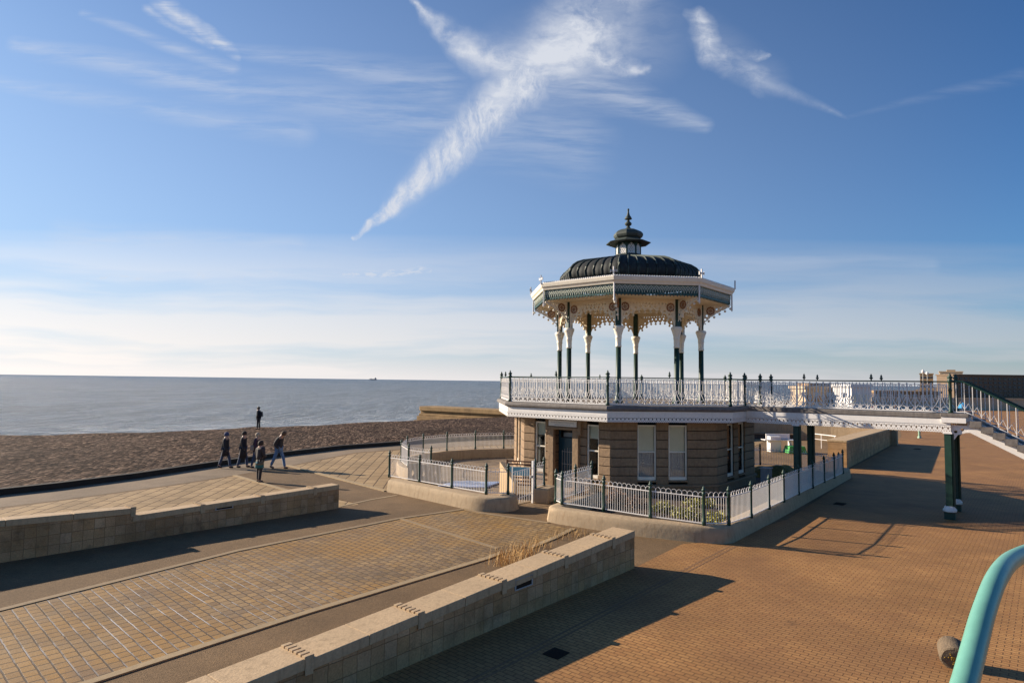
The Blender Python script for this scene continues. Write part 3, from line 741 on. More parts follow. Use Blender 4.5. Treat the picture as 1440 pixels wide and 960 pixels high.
PP=[(.075,0),(.075,.08),(.05,.11),(.05,.72),(.062,.74),(.062,.78),(.05,.8),(.05,1.0),(.075,1.03),(.08,1.10),(.05,1.12),(.085,1.17),(.085,1.2),(.03,1.24),(.045,1.27),(.015,1.30),(.0,1.34)]
postme=MB().lathe(PP,10).mesh('railing_post',M['green'],True)
finme=MB().lathe([(.02,0),(.022,.04),(.06,.08),(.06,.1),(.025,.13),(.045,.16),(.03,.19),(.0,.25)],8).mesh('railing_finial',M['green'],True)
# openings: face 1 carries the bridge between t=.32 and .707
for k in range(8):
    Mx,_=faceM(RD,k,ZD)
    place(postme,'railing_post',BS,Mx)
    if k==1:
        for (t0,t1) in ((0,.32),(.707,1)):
            l=(t1-t0)*LR; me=lace(l).mesh('railing_panel',M['white']); place(me,'railing_panel',BS,Mx@Matrix.Translation((t0*LR,0,0)))
            place(MB().b2(0,l,-.035,.035,1.03,1.065).mesh('handrail',M['green']),'handrail',BS,Mx@Matrix.Translation((t0*LR,0,0)))
        place(postme,'railing_post',BS,Mx@Matrix.Translation((.32*LR,0,0))); place(postme,'railing_post',BS,Mx@Matrix.Translation((.707*LR,0,0)))
    else:
        place(lme,'railing_panel',BS,Mx); place(hme,'handrail',BS,Mx)
        place(finme,'railing_finial',BS,Mx@Matrix.Translation((LR/2,0,1.06)))
# columns
RC=3.2887; ZB,ZC=5.84,6.74; ZE=7.90
colme=MB().lathe([(.19,0),(.19,.12),(.15,.16),(.15,.30),(.12,.34),(.115,.5),(.108,ZB-ZD)],16).mesh('column',M['green'],True)
capme=MB().lathe([(.118,0),(.13,.0),(.13,.06),(.118,.08),(.125,.35),(.14,.38),(.14,.42),(.13,.44),(.15,.55),(.19,.66),(.19,.70),(.21,.73),(.235,.80),(.235,.86),(.20,.88),(.20,ZC-ZB)],16).mesh('capital',M['creamw'],True)
mb=MB(); mb.box((0,0,(ZC+ZE)/2-ZD),(.225,.225,ZE-ZC)); shme=mb.mesh('upper_shaft',M['green'])
mb=MB()
for s in (-1,1): mb.b2(s*.113,s*.130,-.05,.05,ZC-ZD,ZE-ZD)
shw=mb.mesh('shaft_edging',M['creamw'])
for k in range(8):
    t=A0+k*PI/4; Mx=Matrix.Translation(V(RC,k,ZD))@Matrix.Rotation(t,4,'Z')
    c=place(colme,'column',BS,Mx)
    for me,nm,dz in ((capme,'capital',ZB-ZD),(shme,'upper_shaft',0),(shw,'shaft_edging',0)):
        o=bpy.data.objects.new(nm,me); COL.objects.link(o); o.parent=c; o.location=(0,0,dz)
# spandrels between the columns
_,LS=faceM(RC,0)
def scallop(pts_fn,n): return [pts_fn(i/n) for i in range(n+1)]
def spandrel(L,full=True):
    # arch bottom: drops at the column, flat in the middle
    top=7.86
    def bot(t):
        x=.12+t*(L-.24); e=min(t,1-t)
        z= 6.84+ (7.44-6.84)*min(1,(e/.33))**.62
        return x,z
    pts=[]; n=36; balls=[]
    for i in range(n+1):
        x,z=bot(i/n); pts.append((x,z+(.07 if i%4==2 else 0)-(.045 if i%4==0 else 0)))
        if i%4==0 and 3<i<n-3: balls.append((x,z-.10))
    loops=[pts+[(L-.12,top),(.12,top)]]
    # piercings
    for i in range(1,11):
        t=i/11; x,z=bot(t); 
        if z+.22<top: loops.append(circ(x,z+.14,.05,8))
    for t in (.04,.96):
        x,z=bot(t)
        loops.append([(x-.02,z+.22),(x,z+.17),(x+.02,z+.22),(x,z+.32)])
    for i in range(14):
        x=.35+i*(L-.7)/13; loops.append([(x-.035,7.70),(x,7.665),(x+.035,7.70),(x,7.76)])
    return loops,balls
loops,balls=spandrel(LS)
spm=plate_mesh(loops,.05,M['cream'],'spandrel')
bm=bmesh.new(); bm.from_mesh(spm)
tmp=MB(); tmp.bm.free(); tmp.bm=bm
for x,z in balls: tmp.lathe([(0.004,-.06),(.048,-.03),(.058,0),(.048,.03),(.004,.06)],8,(x,0,z))
bm.to_mesh(spm); bm.free()
def rosette(r=.155):
    mb=MB(); mb.tube([(r*math.cos(a),0,r*math.sin(a)) for a in [2*PI*j/16 for j in range(17)]],.03,5,cap=False)
    for j in range(8):
        a=2*PI*j/8; mb.tube([(0.02*math.cos(a),0,.02*math.sin(a)),(r*.8*math.cos(a+.3),0,r*.8*math.sin(a+.3))],.016,4)
        mb.lathe([(.002,-.03),(.028,0),(.002,.03)],6,(r*1.1*math.cos(a),0,r*1.1*math.sin(a)))
    return mb.mesh('medallion',M['brownm'])
rosm=rosette()
for k in range(8):
    Mx,_=faceM(RC,k); s=place(spm,'spandrel',BS,Mx)
    for x in (.27,LS-.27):
        o=bpy.data.objects.new('medallion',rosm); COL.objects.link(o); o.parent=s; o.location=(x,-.035,7.56)
# eaves brackets (radial)
RE=4.58; LBk=RE-RC-.12
def bracket():
    n=20; pts=[]; balls=[]
    for i in range(n+1):
        t=i/n; x=.02+t*LBk; z=6.86+1.0*(t**.55)*.93; 
        z=min(z,7.80); pts.append((x,z+(.03 if i%4==2 else 0)))
        if i%4==0 and i>0: balls.append((x+.03,z-.07))
    loops=[pts+[(LBk+.02,7.88),(.02,7.88)]]
    for (x,z,r_) in ((.13,7.25,.05),(.2,7.42,.05),(.13,7.05,.03),(.62,7.72,.05),(.8,7.78,.035),(.42,7.50,.0)):
        if r_: loops.append(circ(x,z,r_,8))
    return loops,balls
loops,balls=bracket(); bkm=plate_mesh(loops,.032,M['creamw'],'eaves_bracket')
bm=bmesh.new(); bm.from_mesh(bkm); tmp=MB(); tmp.bm.free(); tmp.bm=bm
for x,z in balls: tmp.lathe([(0.004,-.06),(.048,-.03),(.058,0),(.048,.03),(.004,.06)],8,(x,0,z))
bm.to_mesh(bkm); bm.free()
for k in range(8):
    t=A0+k*PI/4; Mx=Matrix.Translation(V(RC+.06,k,0))@Matrix.Rotation(t-PI/2,4,'Z')
    s=place(bkm,'eaves_bracket',BS,Mx)
    for sy in (-.03,.03):
        o=bpy.data.objects.new('medallion',rosm); COL.objects.link(o); o.parent=s; o.location=(.36,sy,7.64)
# ceiling with small rosettes
mb=disc8(RE-.12,7.90,7.93); mb.build('ceiling',M['cream'],BS)
mb=MB()
for k in range(8):
    a,b=V(RC,k,7.88),V(RC,k+4,7.88)
    Mx,L=faceM(RC,k); mb.b2(-.05,L+.05,-.06,.06,7.82,7.897,Mx)
    Mx,L=faceM(1.9,k); mb.b2(-.03,L+.03,-.04,.04,7.84,7.897,Mx)
mb.build('ceiling_beam',M['cream'],BS)
# frieze
_,LZ=faceM(RE,0)
def frieze_loops(L):
    n=24; st=L/n; bot=[]
    for i in range(n):
        x=i*st; bot+=[(x,7.86),(x+st*.2,7.93),(x+st*.5,7.95),(x+st*.8,7.93)]
    bot.append((L,7.86)); loops=[bot+[(L,8.34),(0,8.34)]]
    for i in range(n): loops.append(circ((i+.5)*st,8.01,.028,6)); 
    for i in range(1,n): loops.append([(i*st,8.0),(i*st+.03,8.05),(i*st,8.10),(i*st-.03,8.05)])
    return loops
frm=plate_mesh(frieze_loops(LZ),.03,M['greend'],'frieze')
mb=MB(); n=16; st=LZ/n
for i in range(n):
    x=i*st
    mb.tube([(x,-.02,8.30),(x+st*.3,-.02,8.22),(x+st*.5,-.02,8.12),(x+st*.7,-.02,8.22),(x+st,-.02,8.30)],.019,4)
    mb.tube([(x+st*.5+.05*math.cos(a),-.02,8.24+.035*math.sin(a)) for a in [2*PI*j/8 for j in range(9)]],.014,4,cap=False)
    mb.tube([(x,-.02,8.22),(x+st*.2,-.02,8.12),(x+st*.3,-.02,8.02)],.016,4); mb.tube([(x+st,-.02,8.22),(x+st*.8,-.02,8.12),(x+st*.7,-.02,8.02)],.016,4)
scm=mb.mesh('frieze_scroll',M['scroll'])
crest_=MB()
for i in range(34):
    x=(i+.5)*LZ/34; crest_.lathe([(.045,0),(.05,.03),(.035,.065),(.005,.08)],6,(x,.06,8.63))
crm=crest_.mesh('cresting',M['white'])
for k in range(8):
    Mx,_=faceM(RE,k); f_=place(frm,'frieze',BS,Mx@Matrix.Translation((0,.03,0)))
    o=bpy.data.objects.new('frieze_scroll',scm); COL.objects.link(o); o.parent=f_
    Mc,_=faceM(RE+.1,k); place(crm,'cresting',BS,Mc)
prof8([(RE-.02,8.34),(RE+.07,8.34),(RE+.10,8.42),(RE+.16,8.48),(RE+.19,8.60),(RE+.19,8.64),(RE-.05,8.64)]).build('gutter',M['creamw'],BS)
# corner crosses and pendants
mb=MB(); mb.tube([(0,0,8.60),(0,0,9.0)],.032,6); mb.b2(-.11,.11,-.018,.018,8.79,8.86)
for q in (-1,1): mb._add([(q*.06,-.018,8.825),(q*.14,-.018,8.895),(q*.14,-.018,8.755),(q*.06,.018,8.825),(q*.14,.018,8.895),(q*.14,.018,8.755)],[(0,1,2),(3,5,4),(0,3,4,1),(1,4,5,2),(2,5,3,0)])
crom=mb.mesh('corner_cross',M['white'])
mb=MB(); mb.tube([(0,0,7.72),(0,0,8.36)],.034,6); pem=mb.mesh('corner_pendant',M['white'])
mb=MB(); mb.lathe([(.0,-.14),(.03,-.09),(.04,-.03),(.035,.0),(.03,.02)],8,(0,0,7.72)); pdm=mb.mesh('pendant_drop',M['white'])
for k in range(8):
    t=A0+k*PI/4; place(crom,'corner_cross',BS,Matrix.Translation(V(RE+.19,k,0))@Matrix.Rotation(t,4,'Z'))
    q=place(pem,'corner_pendant',BS,Matrix.Translation(V(RE+.05,k,0))@Matrix.Rotation(t,4,'Z'))
    o=bpy.data.objects.new('pendant_drop',pdm); COL.objects.link(o); o.parent=q
# lower roof and ribbed dome
prof8([(RE+.05,8.62),(3.35,8.86),(3.2,8.80),(RE-.2,8.45)]).build('lower_roof',M['lead'],BS)
DP=[(3.16,8.86),(3.30,8.92),(3.38,9.06),(3.40,9.24),(3.34,9.44),(3.18,9.64),(2.94,9.80),(2.60,9.92),(2.2,10.0),(1.6,10.12),(1.0,10.24),(.55,10.32)]
DP=[(r*.965 if r>1.2 else r,8.86+(z-8.86)*.94) for r,z in DP]
mb=MB(); nseg=6
# each facet bellies between standing ribs
rings=[]
for r,z in DP:
    row=[]
    for k in range(8):
        for j in range(nseg*3):
            t=j/(nseg*3); p=V(r,k,z).lerp(V(r,k+1,z),t); f_=(j%3)
            if f_: 
                d=(p-Vector((CX,CY,z))); d.z=0; p+=d.normalized()*.035*min(1,r/2)
            row.append(mb.bm.verts.new(p))
    rings.append(row)
N_=len(rings[0])
for i in range(len(rings)-1):
    for k in range(N_): mb.bm.faces.new([rings[i][k],rings[i][(k+1)%N_],rings[i+1][(k+1)%N_],rings[i+1][k]])
mb.bm.faces.new(rings[-1])
dome=mb.build('dome',M['lead'],BS,True)
mb=MB()
for k in range(8):
    for j in range(nseg):
        t=j/nseg; pts=[V(r,k,z).lerp(V(r,k+1,z),t) for r,z in DP if r>(.9 if j else .5)]
        c_=Vector((CX,CY,0)); pts=[p+(Vector((p.x,p.y,0))-c_).normalized()*.025+Vector((0,0,.02)) for p in pts]
        mb.tube(pts,.035 if j else .05,5)
mb.build('dome_rib',M['leadg'],BS,True)
# lantern
prof8([(.66,10.22),(.66,10.36),(.58,10.36),(.58,10.22)]).build('lantern_base',M['leadg'],BS)
_,LL_=faceM(.56,0)
mb=MB()
for k in range(8): mb.lathe([(.045,10.3),(.045,10.95)],6,(V(.56,k).x,V(.56,k).y,0))
mb.bm.free()
lpm=MB().lathe([(.045,10.3),(.045,10.95)],6).mesh('lantern_post',M['green'])
for k in range(8): place(lpm,'lantern_post',BS,Matrix.Translation(V(.56,k,0)))
lat=[[(0,10.3),(LL_,10.3),(LL_,10.95),(0,10.95)]]
cx=LL_/2
for r_ in range(6):
    for c_ in range(3):
        x=cx+(c_-1)*.09+(r_%2)*.045; z=10.38+r_*.085
        if abs(x-cx)<.125-(max(0,r_-3)*.035): lat.append([(x,z-.032),(x+.03,z),(x,z+.032),(x-.03,z)])
latm=plate_mesh(lat,.015,M['white'],'lantern_lattice')
mb=MB(); mb.b2(0,LL_,-.02,.02,10.88,10.95); 
for s in (0,1): mb._add([(s*LL_,-.02,10.62),(s*LL_+(1-2*s)*.07,-.02,10.75),(cx,-.02,10.9),(s*LL_,-.02,10.9),(s*LL_,.02,10.62),(s*LL_+(1-2*s)*.07,.02,10.75),(cx,.02,10.9),(s*LL_,.02,10.9)],[(0,1,2,3),(4,5,6,7),(0,1,5,4),(1,2,6,5)])
arcm=mb.mesh('lantern_arch',M['green'])
for k in range(8):
    Mx,_=faceM(.56,k); l_=place(latm,'lantern_lattice',BS,Mx); o=bpy.data.objects.new('lantern_arch',arcm); COL.objects.link(o); o.parent=l_
prof8([(.54,10.93),(1.04,10.90),(1.06,10.93),(.85,11.0),(.60,11.12),(.5,11.14)]).build('lantern_eaves',M['leadg'],BS)
disc8(.58,10.90,10.94).build('lantern_soffit',M['green'],BS)
cup=prof8([(.54,11.08),(.58,11.14),(.66,11.20),(.70,11.29),(.69,11.38),(.60,11.48),(.40,11.57),(.20,11.62),(.06,11.64)],closed=False); 
cup.build('cupola',M['leadg'],BS)
mb=MB().lathe([(.17,11.60),(.13,11.66),(.09,11.70),(.07,11.76),(.13,11.80),(.17,11.86),(.15,11.92),(.08,11.98),(.06,12.04),(.07,12.06),(.18,12.10),(.15,12.18),(.08,12.28),(.05,12.40),(.035,12.50),(.05,12.53),(.05,12.58),(.01,12.62)],12,(CX,CY,0))
mb.build('finial',M['leadg'],BS,True)

# ------------------------------------------------------------------ footbridge
e1=V(RD,1); e2=V(RD,2); ed=(e2-e1).normalized(); nb=Vector((ed.y,-ed.x,0))     # outward
def BP(s,w): # s along the bridge, w across from the near rail
    p=e1+ed*(.32*LR)+nb*s+ed*w; return p
BW=.387*LR; BL=6.82
FB=thing('footbridge',tuple(BP(0,BW/2)[:2])+(0,),'footbridge with white lace railings and green columns joining the bandstand deck from the right','footbridge')
MBr,_=face_M(BP(0,0),BP(1,0))       # x along the bridge, y across (left = +w)
if (MBr@Vector((0,1,0))-MBr@Vector((0,0,0))).dot(ed)<0: SG=-1
else: SG=1
def yb(w): return SG*w
mb=MB(); y0,y1=yb(-.16),yb(BW+.16)
mb.b2(.12,BL,min(y0,y1),max(y0,y1),3.30,3.475,MBr); mb.build('bridge_deck',M['slab'],FB,bevel=.03)
mb=MB(); mb.b2(BL-.28,BL+.5,min(y0,y1)-.06,max(y0,y1)+.06,3.36,3.482,MBr); mb.build('landing_edge',M['slab'],FB,bevel=.02)
mb=MB()
for w in (-.1,BW+.1):
    y=yb(w); mb.b2(.1,BL,y-.03,y+.03,3.10,3.298,MBr)
mb.b2(BL-.25,BL+.42,min(y0,y1)-.03,max(y0,y1)+.03,3.17,3.358,MBr)
mb.build('bridge_fascia_board',M['white'],FB)
blat=plate_mesh(lattice_loops(BL-.1,2.84,3.098),.03,M['white'],'fascia_lattice')
for w in (-.1,BW+.1): place(blat,'fascia_lattice',FB,MBr@Matrix.Translation((.1,yb(w),0)))
brk=[[(0,3.09),(0,2.55),(.08,2.62),(.18,2.78),(.40,2.86),(.62,2.88),(.62,3.09)],circ(.12,2.88,.05,8),circ(.30,2.95,.05,8)]
bkb=plate_mesh(brk,.04,M['white'],'column_bracket')
# columns
mb=MB(); mb.box((0,0,.13),(.30,.30,.26)); mb.lathe([(.17,.27),(.19,.30),(.19,.36),(.14,.42),(.13,.44)],8,rot=PI/8); bcb=None
colb=MB(); colb.box((0,0,.11),(.30,.30,.26)); colb.box((0,0,(.42+2.86)/2),(.19,.19,2.86-.42)); colb.lathe([(.06,.4),(.06,2.8)],6,(.115,0,0)); cbm=colb.mesh('column',M['green'])
colw=MB(); colw.lathe([(.165,.245),(.20,.27),(.20,.33),(.17,.36),(.15,.42),(.12,.44)],10); hdm=MB().box((0,0,2.83),(.26,.26,.06)).mesh('column_head',M['white']); cwm=colw.mesh('column_collar',M['white'])
for s,z0 in ((1.95,.0),(BL-.10,0)):
    for w in (.0,BW):
        Mx=MBr@Matrix.Translation((s,yb(w),z0)); c=place(cbm,'column',FB,Mx)
        for nm_,me_ in (('column_collar',cwm),('column_head',hdm)):
            o=bpy.data.objects.new(nm_,me_); COL.objects.link(o); o.parent=c
        if s>5 : place(bkb,'column_bracket',FB,MBr@Matrix.Translation((s+.1,yb(w),0)))
# railings
for w in (0,BW):
    y=yb(w)
    me=lace(BL-.08).mesh('railing_panel',M['white']); place(me,'railing_panel',FB,MBr@Matrix.Translation((.04,y,ZD-.012)))
    mb=MB(); mb.b2(0,BL,y-.035,y+.035,ZD+1.018,ZD+1.052,MBr); mb.build('handrail',M['green'],FB)
    for s in (2.25,4.5): place(finme,'railing_finial',FB,MBr@Matrix.Translation((s,y,ZD+1.05)))
    place(postme,'railing_post',FB,MBr@Matrix.Translation((BL,y,ZD-.01)))
# stair flight going on beyond the outer columns
ST=thing('stair_flight',tuple(BP(BL+.4,BW/2)[:2])+(0,),'white railed steps leading down off the outer end of the footbridge','steps')
nst=14
mb=MB(); lt=MB()
for i in range(nst):
    x0=BL+.50+i*.30; z=3.42-.17*(i+1); mb.b2(x0,x0+.32,min(y0,y1),max(y0,y1),z-.20,z,MBr)
mb.build('tread',M['slab'],ST)
for w in (0,BW):
    y=yb(w); mb=MB(); sl=-.17/.30; x0=BL+.06; 
    mb.tube([(x0,y,4.53),(x0+.30,y,4.52),(x0+.30+4.2,y,4.50+sl*4.2)],.035,6,MBr); mb.build('handrail',M['green'],ST)
    mb=MB(); n=20
    sh=lambda x:0 if x<x0+.35 else sl*(x-x0-.35)
    for i in range(n):
        x=x0+.1+i*.22; mb.b2(x-.01,x+.01,y-.012,y+.012,3.5+sh(x)+(0),4.5+sh(x),MBr)
        if i<n-1:
            xn=x+.22
            mb.tube([(x,y,3.62+sh(x)),(x+.11,y,3.86+sh(x+.11)),(xn,y,3.62+sh(xn))],.011,4,MBr)
    mb.tube([(x0,y,3.53),(x0+.35,y,3.53),(x0+4.4,y,3.53+sh(x0+4.4))],.02,4,MBr)
    mb.build('railing_panel',M['white'],ST)
    mb=MB(); mb._add([(BL+.45,y-.03,3.36),(BL+4.7,y-.03,3.36+sl*4.2),(BL+4.7,y-.03,2.95+sl*4.2),(BL+.45,y-.03,2.9),(BL+.45,y+.03,3.36),(BL+4.7,y+.03,3.36+sl*4.2),(BL+4.7,y+.03,2.95+sl*4.2),(BL+.45,y+.03,2.9)],[(0,1,2,3),(4,5,6,7),(0,1,5,4),(1,2,6,5),(2,3,7,6),(3,0,4,7)],MBr); mb.build('stringer',M['white'],ST)

# ------------------------------------------------------------------ plants
def leaves(mb,c,rad,n,size,rng,up=.4,flat=1.):
    for _ in range(n):
        d=Vector((rng.gauss(0,1),rng.gauss(0,1),rng.gauss(0,1)*flat)); d.normalize(); r_=rng.random()**.4
        p=Vector(c)+Vector((d.x*rad[0]*r_,d.y*rad[1]*r_,abs(d.z)*rad[2]*r_))
        a=Vector((rng.gauss(0,1),rng.gauss(0,1),rng.gauss(0,1)+up)).normalized()*size*rng.uniform(.6,1.3)
        b=a.cross(Vector((rng.gauss(0,1),rng.gauss(0,1),rng.gauss(0,1)))).normalized()*size*.35
        mb._add([p,p+a*.5+b,p+a,p+a*.5-b],[(0,1,2,3)])
def bush(name,px,py,rad,n,size,mat,label,seed,z=.06):
    x,y=G(px,py,z); rng=random.Random(seed); mb=MB()
    for j in range(5): leaves(mb,(x+rng.uniform(-.5,.5)*rad[0],y+rng.uniform(-.5,.5)*rad[1],z),(rad[0]*.7,rad[1]*.7,rad[2]*rng.uniform(.6,1)),n//5,size,rng)
    for j in range(5): mb.tube([(x,y,z-.02),(x+rng.uniform(-.4,.4)*rad[0],y+rng.uniform(-.4,.4)*rad[1],z+rad[2]*.7)],.012,4)
    return tag(mb.build(name,M[mat],fixn=False),label,'shrub')
bs=[('low_shrub',1010,736,(.42,.4,.42),'plant','yellow green low shrub at the front corner of the garden'),
 ('low_shrub',968,728,(.5,.4,.38),'plant','yellow green shrub in the garden, second from the front corner'),
 ('low_shrub',930,719,(.5,.4,.45),'plant','yellow green shrub below the left hand blind window'),
 ('low_shrub',985,712,(.6,.4,.3),'plant','spreading green shrub under the right hand blind window'),
 ('heather_shrub',893,712,(.5,.4,.45),'plantr','reddish brown shrub behind the railing, right of the spiky plant'),
 ('heather_shrub',868,706,(.45,.4,.5),'plantr','tall reddish brown shrub near the building corner')]
for i,(nm,px,py,rad,mt,lb) in enumerate(bs): bush(nm,px,py,rad,900,.075,mt,lb,i+20)
def spiky(name,px,py,n,h,mat,label,seed,cat='plant',spread=.6,z=.04,w=.014,foot=.08):
    x,y=G(px,py,z); rng=random.Random(seed); mb=MB()
    for _ in range(n):
        a=rng.uniform(0,2*PI); l=h*rng.uniform(.6,1.1); o_=rng.uniform(.1,1)*spread*h; fx=x+rng.gauss(0,foot); fy=y+rng.gauss(0,foot)
        d=Vector((math.cos(a),math.sin(a),0)); s_=Vector((-d.y,d.x,0))*w
        p0=Vector((fx,fy,z)); p1=p0+d*o_*.4+Vector((0,0,l*.6)); p2=p0+d*o_+Vector((0,0,l*rng.uniform(.75,1)))
        mb._add([p0-s_,p0+s_,p1+s_*.8,p1-s_*.8,p2],[(0,1,2,3),(3,2,4)])
    return tag(mb.build(name,M[mat],fixn=False),label,cat)
spiky('cordyline_plant',836,708,110,.95,'plants','spiky brown green plant behind the garden railing, beside the door path',3)
spiky('cordyline_plant',822,712,70,.7,'plantr','smaller spiky reddish plant at the left end of the garden',4)
gi=0
for px,py,n,h,lb in [(716,793,170,.50,'tallest tuft of golden dry grass behind the near wall'),(735,781,120,.38,'golden dry grass tuft behind the near wall, middle of three'),(752,769,90,.30,'smallest golden dry grass tuft, closest to the kerb corner'),(812,752,90,.24,'low golden dry grass growing against the garden wall foot'),(790,757,70,.20,'thin dry grass strands by the short kerb strip')]:
    spiky('dry_grass_tuft',px,py,n,h,'straw',lb,30+gi,'grass tuft',.7,.015,.004,.24); gi+=1
# grass bank
x,y=G(1090,668,.05); mb=MB(); n=26
for i in range(n):
    for j in range(10):
        pass
gr=[]
for i in range(n+1):
    row=[]
    for j in range(11):
        u=i/n*2-1; v=j/10*2-1; e=max(0,1-u*u)*max(0,1-v*v)
        xx=x+u*1.5+.2*v; yy=y+v*1.1-.4*u; row.append(mb.bm.verts.new((xx,yy,.03+.55*e**.6*(.75+.5*noise.noise(Vector((xx*1.5,yy*1.5,0)))))))
    gr.append(row)
for i in range(n):
    for j in range(10): mb.bm.faces.new([gr[i][j],gr[i+1][j],gr[i+1][j+1],gr[i][j+1]])
tag(mb.build('grass_bank',M['bank'],None,True),'yellow green mossy bank behind the grey cabinet, right of the building','bank')

# ------------------------------------------------------------------ small things
def cabinet():
    c=thing('utility_cabinet',(10.2,25.75,0),'grey metal utility cabinet standing inside the garden wall by the bridge column','cabinet')
    MB().box((10.2,25.75,.52),(.42,.32,.98),rz=WDIR).build('cabinet_body',M['grey'],c,bevel=.01)
    MB().box((10.2,25.75,1.03),(.48,.38,.04),rz=WDIR).build('cabinet_lid',M['grey'],c)
cabinet()
x,y=G(1095,635); c=thing('white_counter',(x,y,0),'white serving counter with a wide flat top under the footbridge','counter')
MB().box((x-.3,y,.5),(.7,.6,1.0)).build('counter_body',M['white'],c,bevel=.02)
MB().box((x,y-.1,.78),(2.1,.7,.04)).build('counter_top',M['white'],c)
MB().box((x+.05,y+.25,.98),(1.55,.06,.32)).build('back_panel',M['white'],c)
MB().box((x+.75,y,.38),(.08,.5,.76)).build('leg',M['white'],c)
x,y=G(1118,637); mb=MB(); mb.box((x,y,.24),(1.2,.9,.44),taper=.82); tag(mb.build('covered_table',M['greenm'],None,bevel=.03),'green covered low table right of the white counter','table')
# drain covers
def cover(px,py,w,d,lb):
    x,y=G(px,py,.02); c=thing('drain_cover',(x,y,.018),lb,'drain cover'); mb=MB()
    mb.box((x,y,.022),(w,d,.012),rz=WDIR); mb.build('cover_frame',M['grate'],c)
    mb=MB(); Mx=Matrix.Translation((x,y,.03))@Matrix.Rotation(WDIR,4,'Z')
    for i in range(7): mb.b2(-w/2+.04,w/2-.04,-d/2+.03+i*(d-.06)/7,-d/2+.03+i*(d-.06)/7+.025,0,.004,Mx)
    mb.build('grating',M['grate'],c)
cover(782,918,.33,.30,'dark drain cover in the shadow beside the near wall')
cover(1181,708,.5,.35,'dark drain cover in the shade of the footbridge')
cover(1290,631,.6,.4,'far drain cover near the seafront wall shadow')
# stone stump
sx_,sy_=G(1345,925,.15); c=thing('stone_bollard',(sx_,sy_,0),'rough granite bollard stub lying on the brick paving by the teal rail','bollard')
Mx=Matrix.Translation((sx_,sy_+.08,.20))@Matrix.Rotation(R(-27),4,'Z')@Matrix.Rotation(R(-80),4,'X')
mb=MB(); mb.lathe([(.17,-.2),(.19,-.185),(.195,-.1),(.192,.1),(.19,.16),(.165,.18)],28,M=Mx)
for v in mb.bm.verts: v.co+=Vector((noise.noise(v.co*9),noise.noise(v.co*9+Vector((5,0,0))),noise.noise(v.co*9+Vector((0,9,0)))))*.014
mb.build('stone_drum',M['granite'],c,True)
mb=MB(); rng=random.Random(2)
for _ in range(26):
    a_=rng.gauss(0,.035); b_=rng.gauss(0,.03); mb.lathe([(.012,0),(.008,.008),(.001,.010)],6,(a_,b_+.02,-.0),M=Mx@Matrix.Translation((0,0,-.2))@Matrix.Rotation(PI,4,'X'))
mb.build('moss_patch',M['moss'],c)
# teal handrail close to the camera, bottom right
def P3(px,py,d):
    X,Y,Z=ray(px,py); return Vector((X*d,Y*d,H+Z*d))
p=[P3(1342,1010,1.35),P3(1358,955,1.45),P3(1371,905,1.56),P3(1384,858,1.68),P3(1402,812,1.84),P3(1424,786,2.05),P3(1462,770,2.3)]
c=thing('teal_handrail',tuple(p[1]),'glossy teal tubular handrail close to the camera at the bottom right','handrail')
mb=MB(); pp_=[]
for i in range(len(p)-1):
    for k in range(6):
        t=k/6; p0=p[max(i-1,0)];p1=p[i];p2=p[i+1];p3=p[min(i+2,len(p)-1)]
        pp_.append(.5*((2*p1)+(-p0+p2)*t+(2*p0-5*p1+4*p2-p3)*t*t+(-p0+3*p1-3*p2+p3)*t**3))
mb.tube(pp_,.0265,20); mb.build('rail_tube',M['teal'],c,True)
q=p[0]; mb=MB(); mb.tube([q,q+Vector((-.02,-.05,-.9))],.022,12); mb.build('rail_post',M['teal'],c,True)
q=p[1]+Vector((-.027,.0,0)); MB().lathe([(.001,-.006),(.006,0),(.001,.006)],8,tuple(q)).build('rail_bolt',M['steel'],c)
# patio furniture
def panelboard(px0,px1,pyt,Y,mat,lb,k):
    X0=(px0-720)/F*Y; X1=(px1-720)/F*Y; zt=H-(pyt-533.5)*Y/F
    c=thing('timber_screen',((X0+X1)/2,Y,0),lb,'screen')
    cx_=(X0+X1)/2; w=X1-X0-.02
    me=plate_mesh([[(-w/2,.02),(w/2,.02),(w/2,zt),(-w/2,zt)],[(-.05,zt-.45),(.0,zt-.52),(.05,zt-.40),(.0,zt-.2)]],.05,M[mat],'screen_panel')
    place(me,'screen_panel',c,Matrix.Translation((cx_,Y,0))@Matrix.Rotation(.12*k,4,'Z'))
    mb=MB(); mb.b2(-w/2,-w/2+.05,-.3,.3,.0,.05,Matrix.Translation((cx_,Y,0))); mb.b2(w/2-.05,w/2,-.3,.3,.0,.05,Matrix.Translation((cx_,Y,0))); mb.build('screen_foot',M[mat],c)
panelboard(577,592,650,27.0,'woodd','brown timber screen with a hand slot, left of the pair on the patio',1)
panelboard(592,607,651,26.8,'woodd','middle timber screen with a hand slot on the patio',-1)
panelboard(607,624,650,26.6,'wood','pale timber screen with a dark slot, nearest the patio table sheet',1)
x,y=G(662,682); mb=MB(); gr=[]
for i in range(15):
    row=[]
    for j in range(9):
        u=i/14*2-1;v=j/8*2-1; xx=x+u*1.0+v*.3; yy=y+v*.75-.1*u; row.append(mb.bm.verts.new((xx,yy,.06+.03*noise.noise(Vector((xx*2,yy*2,1))))))
    gr.append(row)
for i in range(14):
    for j in range(8): mb.bm.faces.new([gr[i][j],gr[i+1][j],gr[i+1][j+1],gr[i][j+1]])
o=mb.build('ground_sheet',M['blueg'],None,True); o.modifiers.new('s','SOLIDIFY').thickness=.02; tag(o,'pale blue sheet lying on the patio floor behind the railing','sheet')
